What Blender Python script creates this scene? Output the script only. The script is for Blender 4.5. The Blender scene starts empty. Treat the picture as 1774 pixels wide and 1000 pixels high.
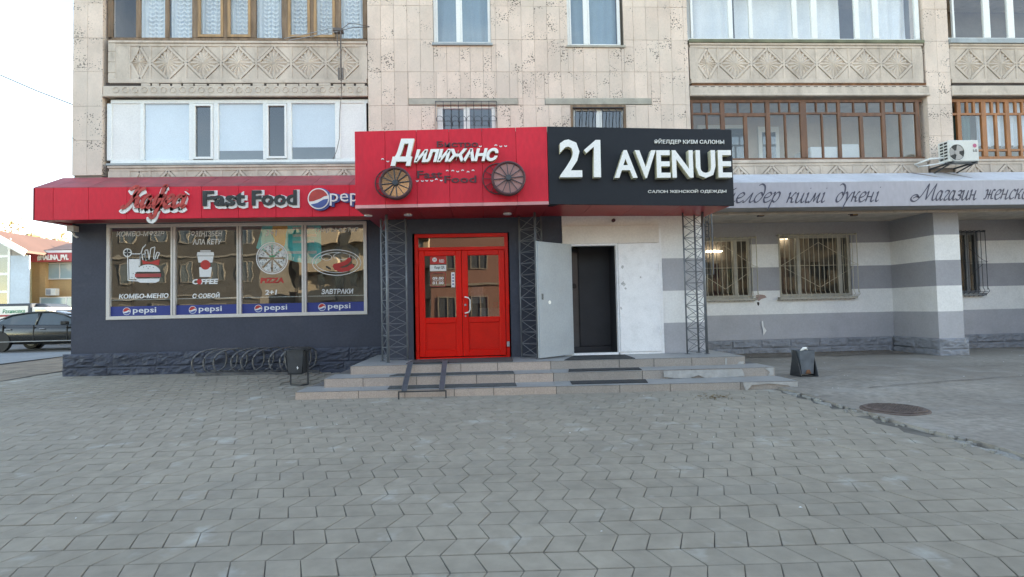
import bpy, bmesh, math, random
from math import sin, cos, pi, radians, atan2, sqrt, tan
from mathutils import Vector, Matrix, noise as mnoise
random.seed(7)
SC = bpy.context.scene
COL = SC.collection

# ------------------------------------------------------------------ camera, sky, sun, exposure
F, EYE, CX, CY = 950.0, 1.45, 887.0, 500.0
yaw, pit, rol = map(radians, (3.0, 2.2, 1.25))
fwd = Vector((sin(yaw)*cos(pit), cos(yaw)*cos(pit), sin(pit)))
rgt = Vector((cos(yaw), -sin(yaw), 0)); upv = rgt.cross(fwd)
R2 = rgt*cos(rol) - upv*sin(rol); U2 = rgt*sin(rol) + upv*cos(rol)
cam = bpy.data.cameras.new('camera'); cam_o = bpy.data.objects.new('camera', cam); COL.objects.link(cam_o)
m = Matrix((R2, U2, -fwd)).transposed().to_4x4(); m.translation = Vector((0, 0, EYE)); cam_o.matrix_world = m
cam.sensor_width = 36; cam.lens = F/1774*36; cam.clip_start = .05; cam.clip_end = 2000
SC.camera = cam_o

SUN_EL, SUN_AZ = 15.0, 74.0          # azimuth measured from +Y towards +X
w = bpy.data.worlds.new('World'); SC.world = w; w.use_nodes = True
nt = w.node_tree; nt.nodes.clear()
wo = nt.nodes.new('ShaderNodeOutputWorld'); bg = nt.nodes.new('ShaderNodeBackground'); sky = nt.nodes.new('ShaderNodeTexSky')
sky.sky_type = 'NISHITA'; sky.sun_disc = False; sky.sun_elevation = radians(SUN_EL); sky.sun_rotation = radians(SUN_AZ)
sky.dust_density = 0.1; sky.air_density = .8; sky.ozone_density = 1.5
tc = nt.nodes.new('ShaderNodeTexCoord'); mp = nt.nodes.new('ShaderNodeMapping'); mp.inputs['Scale'].default_value = (1, 1, 3.2)
cn = nt.nodes.new('ShaderNodeTexNoise'); cn.inputs['Scale'].default_value = 2.3; cn.inputs['Detail'].default_value = 7; cn.inputs['Roughness'].default_value = .55
cr = nt.nodes.new('ShaderNodeValToRGB'); cr.color_ramp.elements[0].position = .50; cr.color_ramp.elements[1].position = .70
mx = nt.nodes.new('ShaderNodeMix'); mx.data_type = 'RGBA'
mf = nt.nodes.new('ShaderNodeMath'); mf.operation = 'MULTIPLY'; mf.inputs[1].default_value = .08
nt.links.new(tc.outputs['Generated'], mp.inputs['Vector']); nt.links.new(mp.outputs[0], cn.inputs['Vector'])
nt.links.new(cn.outputs[0], cr.inputs[0]); nt.links.new(cr.outputs[0], mf.inputs[0]); nt.links.new(mf.outputs[0], mx.inputs[0])
nt.links.new(sky.outputs[0], mx.inputs[6]); mx.inputs[7].default_value = (9.5, 9.6, 9.8, 1)
hz = nt.nodes.new('ShaderNodeMix'); hz.data_type = 'RGBA'; hz.inputs[0].default_value = .0; hz.inputs[7].default_value = (5.0, 5.0, 4.9, 1)
nt.links.new(mx.outputs[2], hz.inputs[6]); nt.links.new(hz.outputs[2], bg.inputs[0]); nt.links.new(bg.outputs[0], wo.inputs[0])
bg.inputs[1].default_value = 0.15
sl = bpy.data.lights.new('sun', 'SUN'); sl.energy = 5.0; sl.angle = radians(.5); sl.color = (1, .92, .80)
so = bpy.data.objects.new('sun', sl); COL.objects.link(so)
sd = Vector((sin(radians(SUN_AZ))*cos(radians(SUN_EL)), cos(radians(SUN_AZ))*cos(radians(SUN_EL)), sin(radians(SUN_EL))))
so.rotation_euler = (-sd).to_track_quat('-Z', 'Y').to_euler(); so.location = (30, 20, 30)
SC.view_settings.view_transform = 'Standard'; SC.view_settings.look = 'None'
SC.view_settings.gamma = 1; SC.view_settings.use_curve_mapping = False
SC.view_settings.exposure = 2.62
SC.view_settings.use_white_balance = True; SC.view_settings.white_balance_temperature = 9200; SC.view_settings.white_balance_tint = 12

# ------------------------------------------------------------------ helpers
def lin(c):
    return tuple(((v/255)/12.92 if v/255 <= .04045 else ((v/255+.055)/1.055)**2.4) for v in c)

def mat(name, rgb, rough=.7, metal=0, var=.12, scale=2.5, bump=0, bscale=60, objvar=0, island=0, spec=.5,
        stretch=(1, 1, 1), tint=None, coat=0, fine=.06, dirt=0, dirtcol=(.12, .10, .08), patch=None):
    """procedural material; rgb is the linear base colour"""
    M = bpy.data.materials.new(name); M.use_nodes = True
    n = M.node_tree.nodes; L = M.node_tree.links; b = n['Principled BSDF']
    b.inputs['Roughness'].default_value = rough; b.inputs['Metallic'].default_value = metal
    b.inputs['Specular IOR Level'].default_value = spec
    if coat: b.inputs['Coat Weight'].default_value = coat; b.inputs['Coat Roughness'].default_value = .08
    g = n.new('ShaderNodeNewGeometry'); mpn = n.new('ShaderNodeMapping'); mpn.inputs['Scale'].default_value = stretch
    L.new(g.outputs['Position'], mpn.inputs['Vector'])
    def noise(s, d=4, r=.55, vec=None):
        t = n.new('ShaderNodeTexNoise'); t.inputs['Scale'].default_value = s; t.inputs['Detail'].default_value = d
        t.inputs['Roughness'].default_value = r; L.new((vec or mpn.outputs[0]), t.inputs['Vector']); return t
    def mr(src, a, b_, f0=.3, f1=.7):
        t = n.new('ShaderNodeMapRange'); t.inputs[1].default_value = f0; t.inputs[2].default_value = f1
        t.inputs[3].default_value = a; t.inputs[4].default_value = b_; L.new(src, t.inputs[0]); return t.outputs[0]
    def mul(a, b_):
        t = n.new('ShaderNodeMath'); t.operation = 'MULTIPLY'; L.new(a, t.inputs[0]); L.new(b_, t.inputs[1]); return t.outputs[0]
    f = mul(mr(noise(scale).outputs[0], 1-var, 1+var), mr(noise(scale*17, 3).outputs[0], 1-fine, 1+fine))
    if objvar:
        oi = n.new('ShaderNodeObjectInfo'); f = mul(f, mr(oi.outputs['Random'], 1-objvar, 1+objvar, 0, 1))
    if island:
        f = mul(f, mr(g.outputs['Random Per Island'], 1-island, 1+island, 0, 1))
    vm = n.new('ShaderNodeVectorMath'); vm.operation = 'SCALE'; vm.inputs[0].default_value = rgb; L.new(f, vm.inputs[3])
    out = vm.outputs[0]
    def mixc(fac, c1, c2):
        t = n.new('ShaderNodeMix'); t.data_type = 'RGBA'; L.new(fac, t.inputs[0]); L.new(c1, t.inputs[6])
        t.inputs[7].default_value = (*c2, 1); return t.outputs[2]
    if tint:
        out = mixc(mr(noise(scale*.6, 3).outputs[0], 0, tint[1], .4, .65), out, tint[0])
    if dirt:
        out = mixc(mr(noise(scale*1.7, 6, .7).outputs[0], 0, dirt, .52, .72), out, dirtcol)
    if patch:
        out = mixc(mr(noise(patch[2], 4, .6).outputs[0], 0, patch[1], .60, .74), out, patch[0])
    L.new(out, b.inputs['Base Color'])
    if bump:
        bm_ = n.new('ShaderNodeBump'); bm_.inputs['Strength'].default_value = bump; bm_.inputs['Distance'].default_value = .01
        L.new(noise(bscale, 5).outputs[0], bm_.inputs['Height']); L.new(bm_.outputs[0], b.inputs['Normal'])
    M['out'] = 0
    return M

def glass(name, tint=(.8, .85, .85), refl=.25, wave=.0, wscale=1.2, rough=.0, gcol=(1, 1, 1)):
    M = bpy.data.materials.new(name); M.use_nodes = True; n = M.node_tree.nodes; L = M.node_tree.links; n.clear()
    o = n.new('ShaderNodeOutputMaterial'); t = n.new('ShaderNodeBsdfTransparent'); g = n.new('ShaderNodeBsdfGlossy')
    t.inputs[0].default_value = (*tint, 1); g.inputs[0].default_value = (*gcol, 1); g.inputs['Roughness'].default_value = rough
    lw = n.new('ShaderNodeFresnel'); lw.inputs['IOR'].default_value = 1.5
    ad = n.new('ShaderNodeMath'); ad.operation = 'ADD'; ad.use_clamp = True; ad.inputs[1].default_value = refl; L.new(lw.outputs[0], ad.inputs[0])
    mi = n.new('ShaderNodeMixShader'); L.new(ad.outputs[0], mi.inputs[0]); L.new(t.outputs[0], mi.inputs[1]); L.new(g.outputs[0], mi.inputs[2])
    if wave:
        ge = n.new('ShaderNodeNewGeometry'); no = n.new('ShaderNodeTexNoise'); no.inputs['Scale'].default_value = wscale; no.inputs['Detail'].default_value = 1
        oi = n.new('ShaderNodeObjectInfo'); va = n.new('ShaderNodeVectorMath'); va.operation = 'ADD'
        L.new(ge.outputs['Position'], va.inputs[0]); L.new(oi.outputs['Random'], va.inputs[1]); L.new(va.outputs[0], no.inputs['Vector'])
        bu = n.new('ShaderNodeBump'); bu.inputs['Distance'].default_value = wave; bu.inputs['Strength'].default_value = 1
        L.new(no.outputs[0], bu.inputs['Height']); L.new(bu.outputs[0], g.inputs['Normal'])
    ge2 = n.new('ShaderNodeNewGeometry'); clr = n.new('ShaderNodeBsdfTransparent'); m2 = n.new('ShaderNodeMixShader')   # one reflecting skin per sheet of glass
    L.new(ge2.outputs['Backfacing'], m2.inputs[0]); L.new(mi.outputs[0], m2.inputs[1]); L.new(clr.outputs[0], m2.inputs[2])
    L.new(m2.outputs[0], o.inputs[0]); return M

def emis(name, rgb, s):
    M = bpy.data.materials.new(name); M.use_nodes = True; b = M.node_tree.nodes['Principled BSDF']
    b.inputs['Base Color'].default_value = (*rgb, 1); b.inputs['Emission Color'].default_value = (*rgb, 1); b.inputs['Emission Strength'].default_value = s
    return M

class MB:
    def __init__(s): s.v = []; s.f = []; s.m = []
    def add(s, vs, fs, m=0):
        o = len(s.v); s.v += [tuple(v) for v in vs]; s.f += [tuple(i+o for i in f) for f in fs]; s.m += [m]*len(fs); return s
    def box(s, x0, x1, y0, y1, z0, z1, m=0):
        if x0 > x1: x0, x1 = x1, x0
        if y0 > y1: y0, y1 = y1, y0
        if z0 > z1: z0, z1 = z1, z0
        return s.add([(x0, y0, z0), (x1, y0, z0), (x1, y1, z0), (x0, y1, z0), (x0, y0, z1), (x1, y0, z1), (x1, y1, z1), (x0, y1, z1)],
                     [(0, 3, 2, 1), (4, 5, 6, 7), (0, 1, 5, 4), (1, 2, 6, 5), (2, 3, 7, 6), (3, 0, 4, 7)], m)
    def bar(s, p, q, wd=.02, ht=None, m=0, up=(0, 0, 1)):
        p, q = Vector(p), Vector(q); d = (q-p).normalized(); u = Vector(up)
        if abs(d.dot(u)) > .98: u = Vector((0, 1, 0))
        a = d.cross(u).normalized()*wd/2; b = a.cross(d).normalized()*(ht or wd)/2
        vs = [p-a-b, p+a-b, p+a+b, p-a+b, q-a-b, q+a-b, q+a+b, q-a+b]
        return s.add(vs, [(0, 3, 2, 1), (4, 5, 6, 7), (0, 1, 5, 4), (1, 2, 6, 5), (2, 3, 7, 6), (3, 0, 4, 7)], m)
    def tube(s, pts, r, n=6, m=0, closed=False):
        pts = [Vector(p) for p in pts]; N = len(pts); vs = []; fs = []
        for i, p in enumerate(pts):
            a = pts[(i-1) % N] if (i > 0 or closed) else p; b = pts[(i+1) % N] if (i < N-1 or closed) else p
            d = (b-a).normalized(); u = Vector((0, 0, 1)) if abs(d.z) < .9 else Vector((0, 1, 0))
            e = d.cross(u).normalized(); g = e.cross(d)
            rr = r[i] if isinstance(r, (list, tuple)) else r
            for k in range(n): vs.append(p+(e*cos(2*pi*k/n)+g*sin(2*pi*k/n))*rr)
        for i in range(N if closed else N-1):
            j = (i+1) % N
            for k in range(n): fs.append((i*n+k, i*n+(k+1) % n, j*n+(k+1) % n, j*n+k))
        if not closed: fs.append(tuple(range(n))[::-1]); fs.append(tuple((N-1)*n+k for k in range(n)))
        return s.add(vs, fs, m)
    def prism(s, poly, y0, y1, m=0, axis='y'):
        """polygon in XZ extruded along Y (axis y), or in XY along Z (axis z), or YZ along X (axis x)"""
        n = len(poly)
        f = {'y': lambda a, b, t: (a, t, b), 'z': lambda a, b, t: (a, b, t), 'x': lambda a, b, t: (t, a, b)}[axis]
        vs = [f(a, b, y0) for a, b in poly]+[f(a, b, y1) for a, b in poly]
        fs = [tuple(range(n)), tuple(range(2*n-1, n-1, -1))]+[(i, i+n, (i+1) % n+n, (i+1) % n) for i in range(n)]
        return s.add(vs, fs, m)
    def disc(s, c, r, y0, y1, n=24, m=0):
        return s.prism([(c[0]+r*cos(2*pi*k/n), c[1]+r*sin(2*pi*k/n)) for k in range(n)], y0, y1, m)
    def mesh(s, name, off=(0, 0, 0)):
        me = bpy.data.meshes.new(name)
        me.from_pydata([(v[0]-off[0], v[1]-off[1], v[2]-off[2]) for v in s.v], [], s.f)
        me.polygons.foreach_set('material_index', s.m); me.update()
        return me

BASE = {}
def link_mesh(name, me, parent=None, loc=None, kind=None, smooth=False):
    o = bpy.data.objects.new(name, me); COL.objects.link(o)
    if parent: o.parent = parent
    if loc is not None: o.location = loc
    BASE[o.name] = BASE.get(parent.name, Vector((0, 0, 0))) if parent else Vector(loc or (0, 0, 0))
    if kind: o['kind'] = kind
    if smooth:
        me.polygons.foreach_set('use_smooth', [True]*len(me.polygons))
    return o
def part(name, mb, mats, parent=None, bev=0, smooth=False, kind=None, label=None, fix=True):
    """mesh given in world coordinates, linked as ONE object under its parent"""
    off = BASE.get(parent.name, Vector((0, 0, 0))) if parent else Vector((0, 0, 0))
    me = mb.mesh(name, off)
    if fix:
        b = bmesh.new(); b.from_mesh(me); bmesh.ops.recalc_face_normals(b, faces=b.faces[:]); b.to_mesh(me); b.free()
    for mm in (mats if isinstance(mats, (list, tuple)) else [mats]): me.materials.append(mm)
    o = bpy.data.objects.new(name, me); COL.objects.link(o)
    if parent: o.parent = parent
    BASE[o.name] = off
    if bev:
        md = o.modifiers.new('bevel', 'BEVEL'); md.width = bev; md.segments = 1; md.limit_method = 'ANGLE'; md.angle_limit = radians(50)
    if smooth: me.polygons.foreach_set('use_smooth', [True]*len(me.polygons))
    if kind: o['kind'] = kind
    if label: o['label'] = label
    return o
def thing(name, label, cat, loc=(0, 0, 0), group=None, kind=None):
    o = bpy.data.objects.new(name, None); COL.objects.link(o); o.location = loc; o.empty_display_size = .2
    BASE[o.name] = Vector(loc)
    if kind: o['kind'] = kind
    else: o['category'] = cat
    o['label'] = label
    if group: o['group'] = group
    return o
def tag(o, label, cat, group=None):
    o['label'] = label; o['category'] = cat
    if group: o['group'] = group
    return o
def copy_tree(o, parent=None):
    c = o.copy(); COL.objects.link(c); c.parent = parent; BASE[c.name] = BASE[o.name]
    for ch in o.children: copy_tree(ch, c)
    return c

def at_y(px, py, Y):
    d = R2*((px-CX)/F)+U2*((CY-py)/F)+fwd; t = Y/d.y
    return d.x*t, EYE+d.z*t

def sstep(t): t = max(0, min(1, t)); return t*t*(3-2*t)
def G(x, y):
    """height of the ground"""
    return .0116*min(y, 45) + .09*sstep((y-8.5)/3.5)*sstep((-x-2.6)/2)

# ---- lettering
_bar = {}
def _glyph(c, bold, shear):
    cu = bpy.data.curves.new('glyph', 'FONT'); cu.body = c; cu.extrude = .1; cu.resolution_u = 2; cu.offset = bold
    o = bpy.data.objects.new('glyph', cu); me = o.to_mesh()
    v = [tuple(x.co) for x in me.vertices]; f = [tuple(p.vertices) for p in me.polygons]
    o.to_mesh_clear(); bpy.data.objects.remove(o); bpy.data.curves.remove(cu)
    return v, f
_gc = {}
def glyph(c, bold, shear):
    k = (c, bold)
    if k not in _gc:
        v, f = _glyph(c, bold, 0)
        if 'I' not in _bar: _bar['I'] = max(a[0] for a in _glyph('I', 0, 0)[0])
        adv = max(a[0] for a in _glyph(c+'I', 0, 0)[0])-_bar['I']
        _gc[k] = (v, f, adv)
    v, f, adv = _gc[k]
    return [(x+shear*y, y, z) for x, y, z in v], f, adv
def word(name, s, x0, x1, z0, z1, y, depth, mt, parent, bold=0, shear=0, sep=False, track=0, slope=0, backs=None, split=None):
    """s laid out to fill x0..x1, z0..z1 on the plane y, facing -Y, thickness depth towards -Y"""
    items = []; cx = 0
    for c in s:
        if c == ' ': cx += .28+track; continue
        v, f, adv = glyph(c, bold, shear); items.append((cx, v, f)); cx += adv+track
    xs = [cx0+p[0] for cx0, v, f in items for p in v]; zs = [p[1] for _, v, f in items for p in v]
    ax, bx, az, bz = min(xs), max(xs), min(zs), max(zs)
    sx, sz = (x1-x0)/(bx-ax), (z1-z0)/(bz-az)
    res = []; allmb = MB()
    for cx0, v, f in items:
        tgt = MB() if sep else allmb
        vs = []
        for p in v:
            X = x0+(cx0+p[0]-ax)*sx
            vs.append((X, y-depth/2-p[2]*depth/.2, z0+(p[1]-az)*sz+slope*(X-x0)))
        tgt.add(vs, f)
        if sep: res.append(part(name, tgt, mt, parent, fix=False))
    if not sep: res.append(part(name, allmb, mt, parent, fix=False))
    return res

# calligraphic stroke letters (written with a broad nib)
SL = {
 'и': [[(0,.85),(.07,1),(.1,.7),(.1,.2),(.2,0),(.35,.12),(.5,.45)], [(.5,1),(.5,.25),(.6,0),(.75,.18)]],
 'й': [[(0,.85),(.07,1),(.1,.7),(.1,.2),(.2,0),(.35,.12),(.5,.45)], [(.5,1),(.5,.25),(.6,0),(.75,.18)], [(.12,1.5),(.28,1.3),(.45,1.5)]],
 'е': [[(.06,.42),(.3,.52),(.44,.78),(.3,1),(.1,.8),(.04,.4),(.18,0),(.38,.04),(.55,.25)]],
 'л': [[(-.02,.08),(.08,.02),(.2,.25),(.42,1)], [(.42,1),(.42,.22),(.52,0),(.68,.18)]],
 'д': [[(.48,.65),(.32,.98),(.1,.75),(.04,.3),(.18,0),(.38,.15),(.5,.6),(.5,1.15),(.36,1.65),(.12,1.85),(-.05,1.7)]],
 'р': [[(0,.85),(.08,1),(.1,.8),(.08,-.85)], [(.1,.55),(.28,1),(.46,.85),(.46,.3),(.3,0),(.12,.18)]],
 'к': [[(0,.85),(.08,1),(.08,0)], [(.08,.45),(.28,.6),(.42,1),(.5,.95)], [(.2,.52),(.34,.4),(.4,.05),(.56,.1)]],
 'і': [[(0,.82),(.08,1),(.1,.7),(.1,.2),(.2,0),(.34,.18)], [(.1,1.42),(.13,1.5)]],
 'м': [[(-.02,.06),(.06,.02),(.18,.3),(.28,1)], [(.28,1),(.36,.08)], [(.36,.08),(.62,1)], [(.62,1),(.62,.2),(.72,0),(.86,.18)]],
 'ү': [[(0,.85),(.08,1),(.2,.7),(.28,.1)], [(.52,1),(.28,.1),(.16,-.75)]],
 'н': [[(0,.85),(.08,1),(.08,0)], [(.08,.5),(.46,.52)], [(.46,1),(.46,.2),(.56,0),(.7,.18)]],
 'а': [[(.44,.8),(.28,1),(.1,.75),(.04,.3),(.18,0),(.34,.15),(.46,.6)], [(.48,1),(.46,.2),(.56,0),(.7,.18)]],
 'г': [[(0,.8),(.12,1),(.32,.96),(.36,.8),(.12,.28),(.1,.06),(.24,0),(.42,.15)]],
 'з': [[(.04,.85),(.2,1),(.36,.85),(.3,.58),(.14,.52),(.34,.45),(.38,.2),(.22,0),(0,.1)]],
 'ж': [[(0,.85),(.12,1),(.2,.7),(.16,.1),(.02,.05)], [(.4,1),(.4,0)], [(.82,.88),(.68,1),(.6,.7),(.66,.1),(.85,.12)], [(.18,.5),(.62,.5)]],
 'ә': [[(.02,.85),(.18,1),(.4,.85),(.44,.4),(.26,0),(.08,.15),(.1,.45),(.44,.52)]],
 'о': [[(.3,1),(.1,.8),(.05,.3),(.2,0),(.4,.2),(.44,.7),(.3,1)]],
 'с': [[(.42,.78),(.28,1),(.1,.75),(.04,.3),(.2,0),(.46,.2)]],
 'ф': [[(.42,1.7),(.36,1.85),(.32,1.5),(.32,-.7),(.12,-.8),(.05,-.6)], [(.32,.8),(.18,1),(.04,.7),(.06,.15),(.22,0),(.4,.2),(.58,.8),(.46,1),(.34,.8)]],
 'М': [[(-.35,.35),(-.6,.6),(-.95,.45),(-1.0,.1),(-.7,-.1),(-.35,.1),(-.02,.75),(.3,1.75)], [(-.85,.22),(-.55,.4),(-.25,.3)], [(.3,1.75),(.34,.9),(.4,.05)], [(.4,.05),(1.0,1.75)], [(1.0,1.75),(.96,.9),(.98,.2),(1.1,0),(1.28,.2)]],
 'К': [[(.05,1.5),(.3,1.75),(.5,1.6),(.35,.5),(.1,0),(-.1,.15)], [(1.0,1.7),(.75,1.5),(.42,.9)], [(.42,.9),(.7,.8),(.8,.15),(1.05,.1)]],
}
SADV = {'л': .68, 'м': .86, 'ж': .9, 'і': .34, 'е': .55, 'М': 1.28, 'К': 1.05, 'с': .5, 'з': .46, 'г': .44, 'р': .62, 'д': .62, 'к': .6, 'ү': .6, 'ф': .66}
def catmull(p, n=5):
    q = [p[0]]+list(p)+[p[-1]]; out = []
    for i in range(1, len(q)-2):
        for k in range(n):
            t = k/n
            out.append(tuple(.5*((2*q[i][j])+(-q[i-1][j]+q[i+1][j])*t+(2*q[i-1][j]-5*q[i][j]+4*q[i+1][j]-q[i+2][j])*t*t+(-q[i-1][j]+3*q[i][j]-3*q[i+1][j]+q[i+2][j])*t**3) for j in (0, 1)))
    out.append(tuple(p[-1])); return out
def script_word(name, s, x0, xh, z0, y, depth, mt, parent, nib=.12, thin=.04, shear=.32, adv=1.0, sxs=1.0, grow=0, slope=0, sep=True, x1=None):
    """cursive word; xh = x-height in metres, written on the plane y; each stroke a ribbon with nib-like width"""
    if x1 is not None:
        q = 0; mxx = 0
        for c in s:
            if c == 'М': q += .75
            mxx = max(mxx, max(q+a+shear*b for st in SL[c] for a, b in st)); q += SADV.get(c, .75)*adv
        sxs = (x1-x0)/xh/mxx
    cx = 0; res = []; allmb = MB()
    for c in s:
        if c == ' ': cx += .75; continue
        if c == 'М': cx += .75
        mb = MB() if sep else allmb
        for st in SL[c]:
            pts = catmull(st) if len(st) > 2 else [st[0], ((st[0][0]+st[1][0])/2, (st[0][1]+st[1][1])/2), st[1]]
            N = len(pts); lft = []; rt = []
            P = [((cx+a+shear*b)*sxs, b) for a, b in pts]
            for i, p in enumerate(P):
                a = P[max(0, i-1)]; b = P[min(N-1, i+1)]; dx, dz = b[0]-a[0], b[1]-a[1]; l = sqrt(dx*dx+dz*dz) or 1
                dx /= l; dz /= l
                wd = (thin+(nib-thin)*abs(dx*sin(radians(40))*-1+dz*cos(radians(40)))**1.3)*(1 if 0 < i < N-1 else .55)/2+grow
                lft.append((p[0]-dz*wd, p[1]+dx*wd)); rt.append((p[0]+dz*wd, p[1]-dx*wd))
            vs = []
            for yy in (y-depth, y):
                for q in lft+rt:
                    X = x0+q[0]*xh; vs.append((X, yy, z0+q[1]*xh+slope*(X-x0)))
            fs = []
            for i in range(N-1):
                fs.append((i, N+i, N+i+1, i+1)); fs.append((2*N+i, 2*N+i+1, 3*N+i+1, 3*N+i))
                fs.append((i, i+1, 2*N+i+1, 2*N+i)); fs.append((N+i, 3*N+i, 3*N+i+1, N+i+1))
            fs.append((0, 2*N, 3*N, N)); fs.append((N-1, 2*N-1, 4*N-1, 3*N-1))
            mb.add(vs, fs)
        if sep: res.append(part(name, mb, mt, parent))
        cx += SADV.get(c, .75)*adv
    if not sep: res.append(part(name, allmb, mt, parent))
    return res

# ------------------------------------------------------------------ materials
def add_pits(M, scale=21, thr=.20, col=(.07, .055, .045), mscale=1.6, perobj=True):
    n = M.node_tree.nodes; L = M.node_tree.links; b = n['Principled BSDF']
    src = b.inputs['Base Color'].links[0].from_socket
    g = n.new('ShaderNodeNewGeometry'); v = n.new('ShaderNodeTexVoronoi'); v.inputs['Scale'].default_value = scale; v.inputs['Randomness'].default_value = 1
    mp = n.new('ShaderNodeMapping'); mp.inputs['Scale'].default_value = (1, 1, 1.3); L.new(g.outputs['Position'], mp.inputs[0]); 
    ns = n.new('ShaderNodeTexNoise'); ns.inputs['Scale'].default_value = mscale; ns.inputs['Detail'].default_value = 2
    vec = mp.outputs[0]
    if perobj:
        oi = n.new('ShaderNodeObjectInfo'); sc = n.new('ShaderNodeVectorMath'); sc.operation = 'SCALE'; sc.inputs[0].default_value = (37, 11, 53); L.new(oi.outputs['Random'], sc.inputs[3])
        ad = n.new('ShaderNodeVectorMath'); ad.operation = 'ADD'; L.new(mp.outputs[0], ad.inputs[0]); L.new(sc.outputs[0], ad.inputs[1]); vec = ad.outputs[0]
    dn = n.new('ShaderNodeTexNoise'); dn.inputs['Scale'].default_value = 30; L.new(vec, dn.inputs['Vector'])
    dm = n.new('ShaderNodeVectorMath'); dm.operation = 'SCALE'; dm.inputs[3].default_value = .05; L.new(dn.outputs['Color'], dm.inputs[0])
    da = n.new('ShaderNodeVectorMath'); da.operation = 'ADD'; L.new(vec, da.inputs[0]); L.new(dm.outputs[0], da.inputs[1])
    L.new(da.outputs[0], v.inputs['Vector']); L.new(vec, ns.inputs['Vector'])
    mr = n.new('ShaderNodeMapRange'); mr.inputs[1].default_value = .42; mr.inputs[2].default_value = .66; mr.inputs[3].default_value = 0; mr.inputs[4].default_value = thr*2.1; L.new(ns.outputs[0], mr.inputs[0])
    lt = n.new('ShaderNodeMath'); lt.operation = 'SUBTRACT'; L.new(mr.outputs[0], lt.inputs[0]); L.new(v.outputs['Distance'], lt.inputs[1])
    m2 = n.new('ShaderNodeMapRange'); m2.inputs[1].default_value = 0; m2.inputs[2].default_value = .06; m2.inputs[3].default_value = 0; m2.inputs[4].default_value = .85; L.new(lt.outputs[0], m2.inputs[0])
    mi = n.new('ShaderNodeMix'); mi.data_type = 'RGBA'; L.new(m2.outputs[0], mi.inputs[0]); L.new(src, mi.inputs[6]); mi.inputs[7].default_value = (*col, 1)
    L.new(mi.outputs[2], b.inputs['Base Color'])

TRAV = mat('travertine', (.72, .585, .495), .8, var=.10, scale=1.9, objvar=.075, tint=((.60, .53, .46), .5), bump=.35, bscale=45, stretch=(1, 1, .7), dirt=.18, dirtcol=(.33, .28, .23))
add_pits(TRAV)
TRAVB = mat('travertine_backing', (.25, .21, .18), .9)
CONC = mat('old_concrete', (.58, .495, .42), .9, var=.16, scale=2.2, bump=.5, bscale=50, dirt=.5, dirtcol=(.26, .21, .165), objvar=.05, stretch=(1, 1, .6))
CONCL = mat('pale_concrete', (.58, .50, .425), .9, var=.14, scale=3, bump=.4, dirt=.45, dirtcol=(.25, .2, .15), stretch=(1, 1, .5))
RUST = mat('rusty_gap', (.20, .09, .045), .95, var=.5, scale=9, bump=.6)
CRACK = mat('dark_gap', (.07, .055, .05), 1, var=.3)
LINTEL = mat('lintel_concrete', (.40, .385, .33), .9, var=.15, scale=4, bump=.4, dirt=.3)
DARK = mat('dark_painted_plaster', (.050, .057, .080), .75, var=.10, scale=1.3, bump=.55, bscale=90, fine=.10, patch=((.085, .09, .11), .5, 1.7))
DARKP = mat('dark_painted_rock', (.050, .060, .085), .65, var=.16, scale=3, bump=.5, bscale=40)
WHITEW = mat('white_wall_paint', (.82, .815, .79), .75, var=.05, scale=1.6, bump=.25, bscale=70, dirt=.15, dirtcol=(.42, .40, .37))
GREYW = mat('grey_wall_paint', (.35, .35, .37), .8, var=.06, scale=1.6, bump=.25, bscale=70, dirt=.14, dirtcol=(.36, .36, .36))
GREYW2 = mat('light_grey_wall_paint', (.43, .43, .45), .8, var=.06, scale=1.6, bump=.25, bscale=70, dirt=.1)
GREYP = mat('grey_painted_rock', (.25, .265, .29), .85, var=.14, scale=4, bump=.5, bscale=40)
SOFF = mat('grey_soffit', (.38, .36, .345), .9, var=.12)
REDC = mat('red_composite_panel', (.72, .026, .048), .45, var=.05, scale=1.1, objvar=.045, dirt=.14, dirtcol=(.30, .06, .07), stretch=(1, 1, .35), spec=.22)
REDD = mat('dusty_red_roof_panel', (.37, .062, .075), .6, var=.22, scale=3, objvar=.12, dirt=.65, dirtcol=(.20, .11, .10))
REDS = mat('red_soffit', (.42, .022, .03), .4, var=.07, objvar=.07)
PINKT = mat('pale_red_trim', (.66, .30, .30), .5, var=.12, objvar=.1)
BLKC = mat('black_composite_panel', (.010, .014, .020), .5, var=.10, scale=1.0, objvar=.03, dirt=.12, dirtcol=(.03, .035, .04), spec=.3)
WHL = mat('white_acrylic', (.80, .80, .76), .35, var=.03, dirt=.08, dirtcol=(.5, .5, .45))
WHSIDE = mat('cream_letter_side', (.55, .53, .38), .6)
BRN = mat('faded_brown_letter', (.085, .035, .04), .6)
BLKL = mat('dark_letter', (.022, .028, .028), .35, var=.5, scale=5)
REDL = mat('red_letter_face', (.50, .05, .04), .35, var=.2, scale=5)
DOORR = mat('red_door_paint', (.78, .012, .007), .35, var=.06, scale=2, spec=.25, dirt=.12, dirtcol=(.35, .03, .02))
DOORR2 = mat('red_door_panel', (.74, .012, .007), .28, var=.08, scale=3, spec=.3, coat=.1)
WDOOR = mat('white_metal_door', (.88, .885, .885), .5, var=.05, scale=3, dirt=.22, dirtcol=(.40, .40, .38))
GDOOR = mat('grey_blue_metal_door', (.29, .335, .375), .5, var=.06, scale=2, dirt=.12, dirtcol=(.2, .22, .24))
METG = mat('grey_painted_metal', (.155, .17, .185), .45, metal=.3, var=.15, scale=8)
METD = mat('dark_painted_metal', (.050, .058, .068), .5, metal=.2, var=.2, scale=8)
METGL = mat('light_grey_metal', (.32, .34, .36), .45, metal=.2, var=.15, scale=8)
BINM = mat('bin_steel', (.045, .050, .055), .5, metal=.2, var=.3, scale=6, dirt=.3, dirtcol=(.11, .1, .09))
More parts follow.
